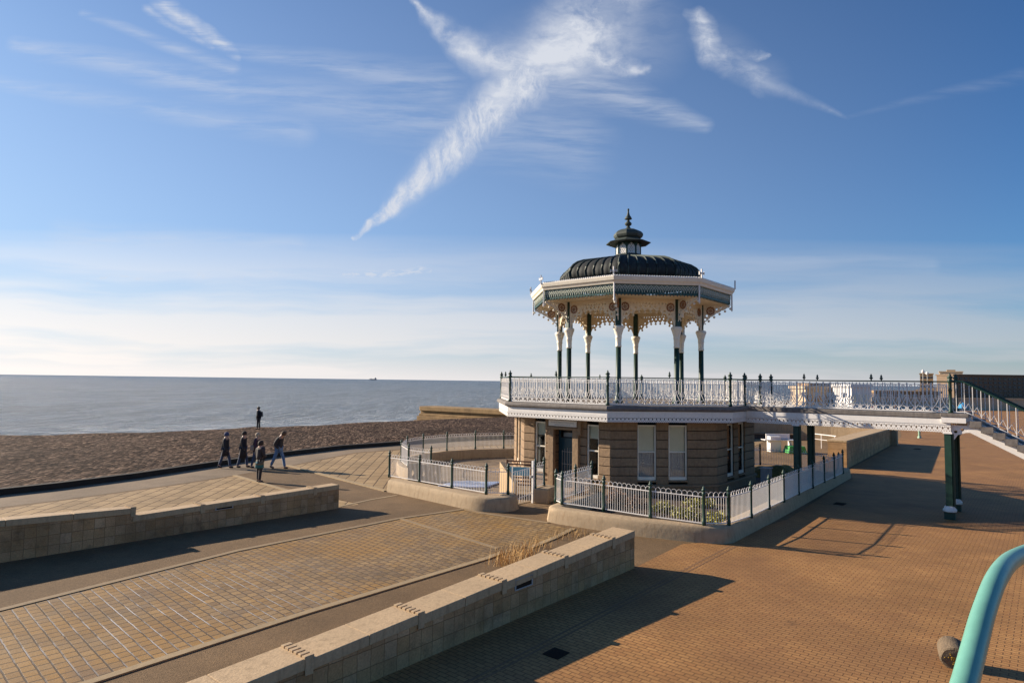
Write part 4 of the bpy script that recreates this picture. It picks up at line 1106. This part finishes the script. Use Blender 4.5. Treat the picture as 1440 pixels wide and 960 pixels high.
# stair parapet + turquoise board
a_=G(706,662,.9); b_=G(724,690,.5)
mb=MB(); A_=Vector((-.35,25.2,0)); B_=Vector((.2,23.9,0)); Mx,L=face_M(A_,B_)
mb._add([(0,-.08,0),(L,-.08,0),(L,.10,0),(0,.10,0),(0,-.08,1.22),(L,-.08,.62),(L,.10,.62),(0,.10,1.22)],[(0,3,2,1),(4,5,6,7),(0,1,5,4),(1,2,6,5),(2,3,7,6),(3,0,4,7)],Mx)
tag(mb.build('ramp_parapet',M['coping'],None,bevel=.02),'pale sloping parapet behind the gate beside the building','parapet')
c=thing('notice_frame',(.45,26.0,0),'turquoise board in a red brown slatted frame behind the gate','board')
Mx=Matrix.Translation((.35,25.9,0))@Matrix.Rotation(-.25,4,'Z')
MB().b2(-.42,.42,0,.04,.58,.92,Mx).build('board_panel',M['turq'],c)
mb=MB()
for z_ in (.2,.34,.48,1.0,1.12): mb.b2(-.52,.52,-.02,.03,z_,z_+.05,Mx)
for x_ in (-.52,.48): mb.b2(x_,x_+.05,-.025,.035,0,1.2,Mx)
mb.build('slatted_frame',plain('red_brown_timber',(.16,.07,.05),.7,.2,6,0),c)
mb=MB(); Mx=Matrix.Translation((-.05,31.5,0)); mb.b2(-.12,.0,-.5,.5,.0,.0+.6,Mx)

# groyne
GR=thing('groyne',(-13,88,-2),'tawny stepped concrete groyne reaching into the sea beyond the shingle','groyne')
M['groyne']=plain('tawny_concrete',(.36,.27,.16),.9,.4,1.2,.06,dirt=((.20,.14,.07),.5))
gA=Vector((-12.6,88.)); gB=Vector((8,72.5)); Mx,L=face_M(gA,gB)
d0=(gB-gA).normalized()
mb=MB(); mb.b2(0,L,0,3.2,.15,.75,Mx); mb.build('cap',M['groyne'],GR,bevel=.08)
mb=MB(); mb.b2(-.0,L,.25,3.0,-.2,.15,Mx); mb.b2(-.05,L,.0,3.3,-.55,-.2,Mx); mb.b2(-.1,L,-.35,3.6,-1.1,-.55,Mx); mb.b2(-.2,L,-.8,4,-4,-1.1,Mx); mb.build('stepped_face',M['groyne'],GR,bevel=.06)
# ship
x=-.216*5200; y=5200; c=thing('ship',(x,y,-2.6),'tiny grey cargo ship on the horizon','ship')
mb=MB(); mb._add([(x-26,y-6,-2.6),(x+24,y-6,-2.6),(x+30,y-6,6),(x-30,y-6,6),(x-26,y+6,-2.6),(x+24,y+6,-2.6),(x+30,y+6,6),(x-30,y+6,6)],[(0,1,2,3),(4,5,6,7),(0,1,5,4),(1,2,6,5),(2,3,7,6),(3,0,4,7)]); mb.build('hull',M['ship'],c)
mb=MB(); mb.box((x+19,y,11),(9,9,10)); mb.box((x-16,y,9),(3,3,6)); mb.build('bridge_house',M['ship'],c)

# ------------------------------------------------------------------ far right background
def bld(name,X0,X1,Y,Dp,z1,mat,lb,floors,cols,z0=0,winm='win',cat='building',roof=None,rot=0):
    c=thing(name,((X0+X1)/2,Y,z0),lb,cat)
    MB().b2(X0,X1,Y,Y+Dp,z0-.2,z1).build('wall',M[mat],c)
    fh=(z1-z0-1)/floors
    for f_ in range(floors):
        for i in range(cols):
            w=(X1-X0)/cols; xx=X0+(i+.5)*w; zz=z0+.6+f_*fh
            MB().b2(xx-w*.28,xx+w*.28,Y-.12,Y+.2,zz+fh*.2,zz+fh*.75).build('window',M[winm],c)
    MB().b2(X0-.3,X1+.3,Y-.3,Y+Dp+.3,z1,z1+.5).build('cornice',M[mat],c)
    if roof: roof(c)
    c.rotation_euler=(0,0,R(rot))
    return c
def XY(px,Y): return (px-720)/F*Y*1.0
Y=330.
zz=lambda py,Y,px=1330: H-(py-543.2)*Y/F
bld('hotel',XY(1324,Y),XY(1351,Y),Y,12,zz(523,Y),'hotelw','cream hotel block with a bright roof line on the far right seafront',5,5,rot=-33,roof=lambda c:(MB().b2(XY(1333,Y),XY(1343,Y),Y+3,Y+16,zz(523,Y),zz(519.5,Y)).build('roof_house',M['hotelt'],c)))
bld('hotel',XY(1309,Y),XY(1325,Y),Y+8,8,zz(526,Y),'hotelt','tan hotel with bay fronts left of the bright cream block',4,4,rot=-33)
bld('apartment_block',XY(1341,250),XY(1450,250),250,10,zz(527.5,250),'hotelb','long brown flat roofed block at the far right',5,16)
bld('beach_shelter',XY(1140,110),XY(1187,110),112,6,zz(549,112),'hotelw','cream flat roofed kiosk building seen through the bridge railing',1,4,winm='hotelt')
MB_=MB().b2(XY(1144,112),XY(1190,112),114,119,zz(549,112),zz(541,112)); tag(MB_.build('shelter_annexe',M['hotelt']),'brown upper storey behind the cream kiosk building','building')
bld('white_pavilion',XY(1197,105),XY(1223,105),105,6,zz(546,105),'white','white panelled pavilion seen through the middle of the bridge railing',1,3,winm='blind')
bld('promenade_shops',XY(1236,150),XY(1330,150),152,10,zz(553,152),'hotelt','row of brown seafront shops far behind the bridge railing',1,14)
mb=MB(); Y=120; mb.b2(XY(1225,Y),XY(1440,Y),Y,Y+.5,0,zz(560,Y)); mb.b2(XY(1225,Y),XY(1440,Y),Y-.15,Y+.65,zz(560,Y),zz(558.8,Y)); tag(mb.build('promenade_wall',M['hotelw']),'long pale wall behind the market people, right of the pavilion','wall')
def lamp(px,Y,ht,lb):
    X=XY(px,Y); c=thing('street_lamp',(X,Y,0),lb,'street lamp','street lamps on the far seafront')
    MB().lathe([(.25,0),(.22,1),(.10,1.3),(.08,ht-.8),(.05,ht-.6)],8,(X,Y,0)).build('pole',M['steel'],c,True)
    MB().lathe([(.05,ht-.75),(.32,ht-.6),(.38,ht-.2),(.2,ht),(.02,ht+.2)],10,(X,Y,0)).build('lamp_head',M['white'],c,True)
lamp(1298,150,8.1,'left of the two tall street lamps beside the tan hotel'); lamp(1304,165,8.0,'right of the two tall street lamps beside the tan hotel')
def parasol(px,Y,mat,lb,r=.5):
    X=XY(px,Y); c=thing('parasol',(X,Y,0),lb,'parasol')
    MB().lathe([(r,2.3),(r*.7,2.6),(.03,2.85)],8,(X,Y,0)).build('canopy',M[mat],c); MB().lathe([(.03,0),(.03,2.5)],6,(X,Y,0)).build('pole',M['steel'],c); MB().lathe([(.2,0),(.2,.08)],8,(X,Y,0)).build('base',M['grate'],c)
parasol(1353,62,'cobalt','small bright blue parasol behind the outer bridge post',.42)
# bollard beyond the bridge
x,y=G(1293,616); c=thing('green_bollard',(x,y,0),'pale green post standing on the brick paving beyond the footbridge','bollard'); MB().lathe([(.16,0),(.14,.15),(.09,.2),(.09,1.9),(.12,1.95),(.02,2.0)],10,(x,y,0)).build('post',plain('pale_green_paint',(.25,.38,.27),.5,.1,5,0),c,True)

# ------------------------------------------------------------------ people
def skinmesh(name,verts,edges,rad,mat,sub=1):
    me=bpy.data.meshes.new(name); me.from_pydata([tuple(v) for v in verts],edges,[]); o=bpy.data.objects.new(name,me); COL.objects.link(o)
    md=o.modifiers.new('skin','SKIN'); md.use_smooth_shade=True
    for i,sv in enumerate(me.skin_vertices[0].data):
        r_=rad[i]; sv.radius=r_ if isinstance(r_,tuple) else (r_,r_)
    me.skin_vertices[0].data[0].use_root=True
    s_=o.modifiers.new('sub','SUBSURF'); s_.levels=sub; s_.render_levels=sub
    dg=bpy.context.evaluated_depsgraph_get(); dg.update()
    m2=bpy.data.meshes.new_from_object(o.evaluated_get(dg)); bpy.data.objects.remove(o); bpy.data.meshes.remove(me)
    m2.name=name; m2.materials.clear(); m2.materials.append(mat)
    for p_ in m2.polygons: p_.use_smooth=True
    return m2
PM={}
def cm(name,c,rough=.8):
    if name not in PM: PM[name]=plain(name,c,rough,.2,20,0)
    return PM[name]
skin_=cm('skin',(.48,.28,.20),.5)
def person(loc,yaw,h,label,top,legs,shoe,hair,stride=.0,long_coat=0,head_down=0,arms='swing',hat=None,hairlen=0,bag=None,skirt=None,coatc=None,z=0,simple=False,lean=0.,group=None):
    k=h/1.75; root=thing('person',(loc[0],loc[1],z),label,'person',group); root.rotation_euler=(0,0,yaw)
    J={}
    st=stride
    J['pel']=(0,0,.95); J['che']=(.02+lean*.4,0,1.25); J['nek']=(.02+lean*.8,0,1.485); J['hd0']=(.03+lean+head_down*.05,0,1.55); J['hd1']=(.05+lean+head_down*.13,0,1.66-head_down*.02)
    for s,nm in ((1,'l'),(-1,'r')):
        f=st*s
        J['hip'+nm]=(0,.09*s,.92); J['kne'+nm]=(.22*f+.03*abs(st),.10*s,.50); J['ank'+nm]=(.38*f-.02,.10*s,.09+(.06 if f<0 and st>.5 else 0)); J['toe'+nm]=(.38*f+.16,.11*s,.035+(0.0 if f>=0 else 0))
        J['sho'+nm]=(.01+lean*.7,.18*s,1.41)
        if arms=='swing': J['elb'+nm]=(-.12*f+.0+lean*.5,.25*s,1.13); J['han'+nm]=(-.20*f+.10+lean*.5,.24*s,.88)
        elif arms=='pocket': J['elb'+nm]=(-.10+lean*.4,.28*s,1.15); J['han'+nm]=(.10+lean*.4,.20*s,.98)
        elif arms=='front': J['elb'+nm]=(.02,.25*s,1.13); J['han'+nm]=(.26,.10*s,1.12)
    def sk(names,edges,rads,name,mat,sub=1):
        return skinmesh(name,[Vector(J[n])*k for n in names],edges,[tuple(x*k for x in r) if isinstance(r,tuple) else r*k for r in rads],mat,sub)
    nm=['pel','che','nek','hd0','hd1','hipl','knel','ankl','toel','hipr','kner','ankr','toer','shol','elbl','hanl','shor','elbr','hanr']
    ed_=[(0,1),(1,2),(2,3),(3,4),(0,5),(5,6),(6,7),(7,8),(0,9),(9,10),(10,11),(11,12),(2,13),(13,14),(14,15),(2,16),(16,17),(17,18)]
    rd=[(.13,.15),(.12,.15),.055,.085,.085,.085,.058,.04,.035,.085,.058,.04,.035,.055,.042,.035,.055,.042,.035]
    def add(me,name,par=root):
        o=bpy.data.objects.new(name,me); COL.objects.link(o); o.parent=par; return o
    body=add(sk(nm,ed_,rd,'body',skin_,2),'body')
    # face
    hx,hz=J['hd1'][0]*k,J['hd1'][2]*k
    mb=MB(); mb.lathe([(.002,-.012),(.012,0),(.002,.02)],6,(hx+.095*k,0,hz-.02*k)); add(mb.mesh('nose',skin_),'nose',body)
    # jacket
    j_=['che','pel','nek','shol','elbl','hanl','shor','elbr','hanr']
    add(sk(j_,[(0,1),(0,2),(2,3),(3,4),(4,5),(2,6),(6,7),(7,8)],[(.15,.18),(.155,.175),.088,.085,.065,.05,.085,.065,.05],'jacket',cm(*top)),'jacket')
    if long_coat:
        mb=MB(); mb.lathe([(.17,.98),(.18,.85),(.20,.98-long_coat)],14,scale=k); me=mb.mesh('coat_skirt',cm(*(coatc or top)),True); me.transform(Matrix.Diagonal((.85,1.05,1,1))); add(me,'coat_skirt')
    if skirt:
        mb=MB(); mb.lathe([(.17,.95),(.19,.8),(.20,.62)],14,scale=k); me=mb.mesh('skirt',cm(*skirt),True); me.transform(Matrix.Diagonal((.85,1.0,1,1))); add(me,'skirt')
    l_=['pel','hipl','knel','ankl','hipr','kner','ankr']
    add(sk(l_,[(0,1),(1,2),(2,3),(0,4),(4,5),(5,6)],[(.135,.155),.10,.075,.062,.10,.075,.062],'trousers',cm(*legs)),'trousers')
    for q in ('l','r'):
        me=skinmesh('shoe',[Vector(J['ank'+q])*k,Vector(J['ank'+q])*k+Vector((-.03,0,-.05)),Vector(J['toe'+q])*k+Vector((0,0,.015))],[(0,1),(1,2)],[.055,.055,.045],cm(*shoe)); add(me,'shoe')
    # hair / hat
    mb=MB(); prof=[(.095,-.07),(.115,-.02),(.122,.03),(.112,.08),(.075,.12),(.02,.14)]
    mb.lathe(prof,14,(0,0,0)); me=mb.mesh('hair',cm(*(hat or hair)),True); me.transform(Matrix.Translation((hx-.012,0,hz-.005))@Matrix.Rotation(-.25+head_down*.4,4,'Y')@Matrix.Scale(k,4)); add(me,'hat' if hat else 'hair')
    if hairlen:
        me=skinmesh('hair',[Vector((hx-.07,0,hz+.03)),Vector((hx-.10,0,hz-.10)),Vector((hx-.10,0,hz-hairlen))],[(0,1),(1,2)],[(.07,.09),(.06,.10),(.03,.08)],cm(*hair)); add(me,'hair')
    if bag:
        bx=bag[1]; c=thing('bag',(loc[0],loc[1],z),bag[3],'bag'); c.rotation_euler=(0,0,yaw)
        mb=MB(); mb.box(tuple(v*k for v in bx),tuple(v*k for v in bag[2])); me=mb.mesh('bag_body',cm(*bag[0])); o=add(me,'bag_body',c); md=o.modifiers.new('b','BEVEL'); md.width=.05; md.segments=3
        mb=MB(); mb.tube([(bx[0]*k,bx[1]*k+bag[2][1]*.5*k,bx[2]*k+bag[2][2]*.4*k),(.10*k,(bx[1]*.5)*k,1.42*k),(-.10*k,bx[1]*.5*k,1.42*k),(bx[0]*k,bx[1]*k-bag[2][1]*.4*k,bx[2]*k+bag[2][2]*.4*k)],.012,5); add(mb.mesh('strap',cm(*bag[0])),'strap',c)
    return root
BLK=('black_cloth',(.022,.018,.020)); NAV=('navy_cloth',(.02,.022,.035)); JEA=('blue_denim',(.12,.19,.30)); DJE=('dark_denim',(.04,.06,.11)); SHO=('black_leather',(.015,.013,.012)); BRS=('brown_leather',(.10,.05,.02))
W1=G(316,658); W2=G(341,657); BH=G(360,657.5); FR=G(364,678); JN=G(391,659); BM=G(363,604,.3)
person(W1,R(-5),1.69,'leftmost walker in a black jacket, dark jeans and blue knitted hat',BLK,DJE,SHO,('dark_hair',(.03,.02,.015)),stride=.62,long_coat=.36,hairlen=.12,hat=('blue_grey_knit',(.05,.06,.13)))
person(W2,R(-5),1.72,'walker with long dark hair in a knee length black coat, second from the left',BLK,DJE,SHO,('dark_hair',(.03,.02,.015)),stride=.5,long_coat=.50,hairlen=.22,bag=(('black_bag',(.015,.015,.018)),(-.10,.26,.95),(.28,.12,.30),'black shoulder bag carried by the long haired walker'))
person(BH,R(-8),1.66,'fair haired walker in a plum coat, half hidden behind the woman with the teal skirt',('plum_cloth',(.06,.02,.035)),DJE,SHO,('fair_hair',(.42,.32,.22)),stride=.5,long_coat=.15,bag=(('tan_bag',(.30,.22,.17)),(-.12,-.22,1.02),(.22,.12,.26),'tan bag on the fair haired walker'))
person(FR,R(62),1.70,'woman with dark hair, khaki jacket at her waist, teal skirt and black boots, standing nearest',('dark_knit',(.035,.028,.03)),BLK,SHO,('dark_hair',(.03,.02,.015)),stride=.12,long_coat=.22,coatc=('khaki_cloth',(.11,.095,.065)),arms='front',skirt=('teal_cloth',(.01,.10,.13)),hairlen=.10)
person(JN,R(-12),1.80,'man in a dark jacket and pale blue jeans walking with his head bowed, rightmost',('charcoal_cloth',(.03,.025,.025)),JEA,BRS,('brown_hair',(.10,.06,.035)),stride=.78,head_down=1.,arms='pocket',lean=.07)
person(BM,R(170),1.72,'lone figure in dark clothes with a backpack standing on the shingle by the sea',BLK,BLK,SHO,('brown_hair',(.10,.06,.035)),stride=.1,z=.33,arms='pocket',bag=(('black_bag',(.015,.015,.018)),(-.22,0,1.2),(.16,.30,.40),'black backpack worn by the figure on the shingle'))
fc=[(1214,95,'black'),(1228,88,'red'),(1246,84,'black'),(1251,86,'navy'),(1259,92,'brown'),(1275,90,'black'),(1284,84,'brown'),(1300,88,'black'),(1312,82,'navy'),(1322,86,'red'),(1346,80,'black'),(1232,93,'navy')]
CL={'black':BLK,'red':('crimson_cloth',(.35,.03,.03)),'navy':NAV,'brown':('tan_cloth',(.22,.13,.08))}
adj=['at the left end of the far crowd','in red near the left end of the far crowd','third','fourth','in tan','sixth','in tan, right of the middle','eighth','ninth','in red by the green parasol','at the right end','behind']
nth=['first','second','third','fourth','fifth','sixth','seventh','eighth','ninth','tenth','eleventh','twelfth']
order=sorted(range(len(fc)),key=lambda i:fc[i][0])
for rank,i in enumerate(order):
    px,Y,cn=fc[i]
    person((XY(px,Y),Y),R(random.uniform(0,360)),random.uniform(1.6,1.8),f'far person in {cn} clothes behind the bridge railing, {nth[rank]} from the left',CL[cn],DJE,SHO,('dark_hair',(.03,.02,.015)),stride=random.uniform(.1,.8),group='people on the far promenade')

# ------------------------------------------------------------------ camera
cam=bpy.data.cameras.new('camera'); co=bpy.data.objects.new('camera',cam); COL.objects.link(co)
cam.sensor_width=36; cam.sensor_fit='HORIZONTAL'; cam.lens=36*F/1440; cam.clip_start=.1; cam.clip_end=60000
co.matrix_world=Matrix.Translation((0,0,H))@Matrix.Rotation(PI/2+PITCH,4,'X')@Matrix.Rotation(TH,4,'Z')
sc.camera=co
# ------------------------------------------------------------------ light
AZ,EL=R(22),R(21)       # sun stands to the left, a little beyond the scene
sd=Vector((-math.cos(AZ)*math.cos(EL),math.sin(AZ)*math.cos(EL),math.sin(EL)))
sl=bpy.data.lights.new('sun','SUN'); sl.energy=5.0; sl.angle=R(.5); sl.color=(1,.86,.69)
so=bpy.data.objects.new('sun',sl); COL.objects.link(so); so.rotation_euler=sd.to_track_quat('Z','Y').to_euler(); so.location=(-30,20,30)
def noise2(nt,vec,scale,detail=4,rough=.55):
    n=nd(nt,'ShaderNodeTexNoise'); n.noise_dimensions='2D'; n.inputs['Scale'].default_value=scale; n.inputs['Detail'].default_value=detail
    n.inputs['Roughness'].default_value=rough; lk(nt,vec,n.inputs['Vector']); return n.outputs['Fac']
w=bpy.data.worlds.new('World'); sc.world=w; w.use_nodes=True; w.cycles.sampling_method='MANUAL'; w.cycles.sample_map_resolution=512; nt=w.node_tree; bg=nt.nodes['Background']
sky=nd(nt,'ShaderNodeTexSky'); sky.sky_type='NISHITA'; sky.sun_disc=False; sky.sun_elevation=EL; sky.sun_rotation=math.atan2(sd.x,sd.y); sky.altitude=0; sky.air_density=1.0; sky.dust_density=.6; sky.ozone_density=2.2
tc=nd(nt,'ShaderNodeTexCoord').outputs['Generated']
s3=nd(nt,'ShaderNodeSeparateXYZ'); lk(nt,tc,s3.inputs[0])
yy=math_(nt,'MAXIMUM',s3.outputs[1],.05)
ca=math_(nt,'DIVIDE',s3.outputs[0],yy); cb=math_(nt,'DIVIDE',s3.outputs[2],yy)
cc=nd(nt,'ShaderNodeCombineXYZ'); lk(nt,ca,cc.inputs[0]); lk(nt,cb,cc.inputs[1]); Pc=cc.outputs[0]
front=math_(nt,'GREATER_THAN',s3.outputs[1],.15)
def warp(vec,scale,amt,det=3):
    n=nd(nt,'ShaderNodeTexNoise'); n.noise_dimensions='2D'; n.inputs['Scale'].default_value=scale; n.inputs['Detail'].default_value=det; lk(nt,vec,n.inputs['Vector'])
    a=nd(nt,'ShaderNodeVectorMath'); a.operation='SUBTRACT'; lk(nt,n.outputs['Color'],a.inputs[0]); a.inputs[1].default_value=(.5,.5,.5)
    b=nd(nt,'ShaderNodeVectorMath'); b.operation='MULTIPLY_ADD'; lk(nt,a.outputs[0],b.inputs[0]); b.inputs[1].default_value=(amt,)*3; lk(nt,vec,b.inputs[2]); return b.outputs[0]
Pw=warp(warp(Pc,6,.05),26,.022,4)
Pw2=warp(Pc,3,.03)
def AB(px,py):
    X,Y,Z=ray(px,py); return (X/Y,Z/Y)
def seg(P_,p0,p1,w0,w1,soft=1.):
    a=AB(*p0); b=AB(*p1); d=(b[0]-a[0],b[1]-a[1]); l2=d[0]**2+d[1]**2
    s=nd(nt,'ShaderNodeVectorMath'); s.operation='SUBTRACT'; lk(nt,P_,s.inputs[0]); s.inputs[1].default_value=(a[0],a[1],0)
    dt=nd(nt,'ShaderNodeVectorMath'); dt.operation='DOT_PRODUCT'; lk(nt,s.outputs[0],dt.inputs[0]); dt.inputs[1].default_value=(d[0]/l2,d[1]/l2,0)
    t=math_(nt,'ADD',dt.outputs['Value'],0.,clamp=True)
    sc_=nd(nt,'ShaderNodeVectorMath'); sc_.operation='SCALE'; sc_.inputs[0].default_value=(d[0],d[1],0); lk(nt,t,sc_.inputs['Scale'])
    df=nd(nt,'ShaderNodeVectorMath'); df.operation='DISTANCE'; lk(nt,s.outputs[0],df.inputs[0]); lk(nt,sc_.outputs[0],df.inputs[1])
    wd=math_(nt,'MULTIPLY_ADD',t,(w1-w0)/F,w0/F)
    q=math_(nt,'SUBTRACT',1.,math_(nt,'DIVIDE',df.outputs['Value'],wd),clamp=True)
    return math_(nt,'SMOOTH_MIN',math_(nt,'MULTIPLY',q,soft),1.,.2) if False else math_(nt,'MINIMUM',math_(nt,'MULTIPLY',math_(nt,'POWER',q,1.2),soft),1.)
def mul(a,b): return math_(nt,'MULTIPLY',a,b)
def mxx(*a):
    r=a[0]
    for x in a[1:]: r=math_(nt,'MAXIMUM',r,x)
    return r
# ripples of the trail run across it; wisps run down to the right
rip=noise2(nt,mapp(nt,Pw,(60,22,1),rot=(0,0,R(28))),1.,5,.7)
fib=noise2(nt,mapp(nt,Pw2,(7,60,1),rot=(0,0,R(22))),1.,6,.62)
blob=noise2(nt,Pw,9,7,.66)
fib2=noise2(nt,mapp(nt,Pw,(9,42,1),rot=(0,0,R(-38))),1.,6,.65)
Pt=warp(warp(Pc,7,.022),34,.014,4)
Ph=warp(warp(Pc,5,.035),17,.035,5)
ero=lambda q,n,a,g:mul(math_(nt,'MULTIPLY',math_(nt,'ADD',q,math_(nt,'MULTIPLY_ADD',n,a,-a*.5-.12)),g,clamp=True),math_(nt,'MULTIPLY',q,2.2,clamp=True))
trail=mxx(seg(Pt,(496,336),(560,282),4,18,1.7),seg(Pt,(560,282),(640,205),18,40,1.6),seg(Pt,(640,205),(735,110),40,54,1.5))
rp=ramp(nt,rip,[(.30,.35),(.50,.72),(.66,1)])
trail=mul(mul(trail,rp),.92)
head=mxx(seg(Ph,(700,140),(765,85),44,66,1.3),seg(Ph,(750,95),(815,45),66,96,1.35),seg(Ph,(800,62),(905,104),76,12,1.2),seg(Ph,(810,40),(890,-30),66,60,1.1),seg(Ph,(574,0),(650,62),6,34,1.2),seg(Ph,(650,62),(755,100),34,56,1.25))
fibm=ramp(nt,fib2,[(.30,.45),(.62,1.)])
fbh=ramp(nt,noise2(nt,Ph,11,8,.68),[(.32,.18),(.50,.72),(.66,1.)])
halo=mxx(mul(seg(Pw2,(560,290),(740,110),26,80,1.),.22),mul(seg(Pw2,(740,100),(880,40),100,110,1.),.30),mul(seg(Pw2,(985,40),(1080,110),44,40,1.),.16))
head=mul(mul(math_(nt,'POWER',head,1.35),fbh),math_(nt,'MULTIPLY_ADD',fibm,.55,.45))
small=mxx(seg(Ph,(982,24),(998,76),18,30,1.3),seg(Ph,(998,74),(1084,86),28,3,1.2),mul(seg(Ph,(1000,76),(1060,116),26,24,1.1),.6),mul(seg(Pw2,(1040,104),(1190,170),24,4,1.),.34))
small=mul(mul(small,fbh),fibm)
fq=mxx(mul(seg(Pw2,(780,105),(990,176),62,14,1.),.42),mul(seg(Pt,(232,4),(330,76),20,12,1.1),.85),mul(seg(Pt,(212,16),(300,66),12,8,1.1),.6),mul(seg(Pw2,(318,68),(620,122),12,48,1.),.34),
  mul(seg(Pw2,(120,20),(330,100),9,16,1.),.42),mul(seg(Pw2,(20,62),(330,128),18,38,1.),.42),mul(seg(Pw2,(330,128),(800,200),38,80,1.),.30),mul(seg(Pw2,(0,118),(420,190),16,30,1.),.30),mul(seg(Pw2,(1190,168),(1440,108),5,16,1.),.12),mul(seg(Pw2,(960,360),(1310,374),9,16,1.),.18),mul(seg(Pw2,(80,330),(420,345),30,20,1.),.3))
faint=mul(fq,ramp(nt,fib,[(.34,.12),(.64,1)]))
dash=mxx(mul(seg(Pt,(485,389),(600,385),5,7,1.5),.65),mul(seg(Pw,(320,388),(430,388),4,6,1.4),.55),mul(seg(Pw,(120,388),(300,389),3,5,1.2),.35))
dash=mul(dash,ramp(nt,noise2(nt,mapp(nt,Pc,(60,160,1),rot=(0,0,.25)),1,3),[(.42,0),(.56,1)]))
# low veil of cloud above the sea horizon
bands=noise2(nt,mapp(nt,Pw2,(1.3,17,1),loc=(3,0,0)),1.,5,.55)
veil=math_(nt,'SUBTRACT',1.,math_(nt,'DIVIDE',cb,.23),clamp=True)
veil=mul(math_(nt,'POWER',veil,.75),ramp(nt,bands,[(.34,.38),(.58,1)]))
veil=math_(nt,'MAXIMUM',veil,math_(nt,'SUBTRACT',1.,math_(nt,'DIVIDE',cb,.07),clamp=True))
leftw=math_(nt,'MULTIPLY_ADD',ca,-.55,.52,clamp=True)    # brighter towards the sun
veil=math_(nt,'MINIMUM',mul(veil,math_(nt,'ADD',.78,mul(leftw,.4))),1.)
hi=mul(math_(nt,'SUBTRACT',1.,math_(nt,'DIVIDE',cb,1.0),clamp=True),mul(leftw,.80))
cl=math_(nt,'ADD',mxx(mul(math_(nt,'POWER',trail,1.25),.98),mul(head,.98),mul(small,.95),faint,dash),mul(halo,fibm))
cl=math_(nt,'MINIMUM',mul(cl,front),1.)
hs=nd(nt,'ShaderNodeHueSaturation'); hs.inputs['Saturation'].default_value=1.1; hs.inputs['Value'].default_value=1.0; lk(nt,sky.outputs[0],hs.inputs['Color'])
SK=(7.2,7.3,7.6)
base=mixc(nt,1.,hs.outputs[0],(.60,.96,1.36),'MULTIPLY')
c1=mixc(nt,hi,base,(5.9,7.5,9.9))
vc=mixc(nt,leftw,(6.0,6.1,6.6),(11.8,11.1,10.6))
c2=mixc(nt,veil,c1,vc)
c3=mixc(nt,cl,c2,(7.6,8.0,8.9))
lk(nt,c3,bg.inputs['Color']); bg.inputs['Strength'].default_value=.05
sc.view_settings.view_transform='Standard'; sc.view_settings.look='None'; sc.view_settings.exposure=.85; sc.view_settings.gamma=1; sc.view_settings.use_curve_mapping=False
sc.render.engine='CYCLES'
sc.cycles.max_bounces=5; sc.cycles.diffuse_bounces=2; sc.cycles.glossy_bounces=2; sc.cycles.transmission_bounces=2; sc.cycles.transparent_max_bounces=6
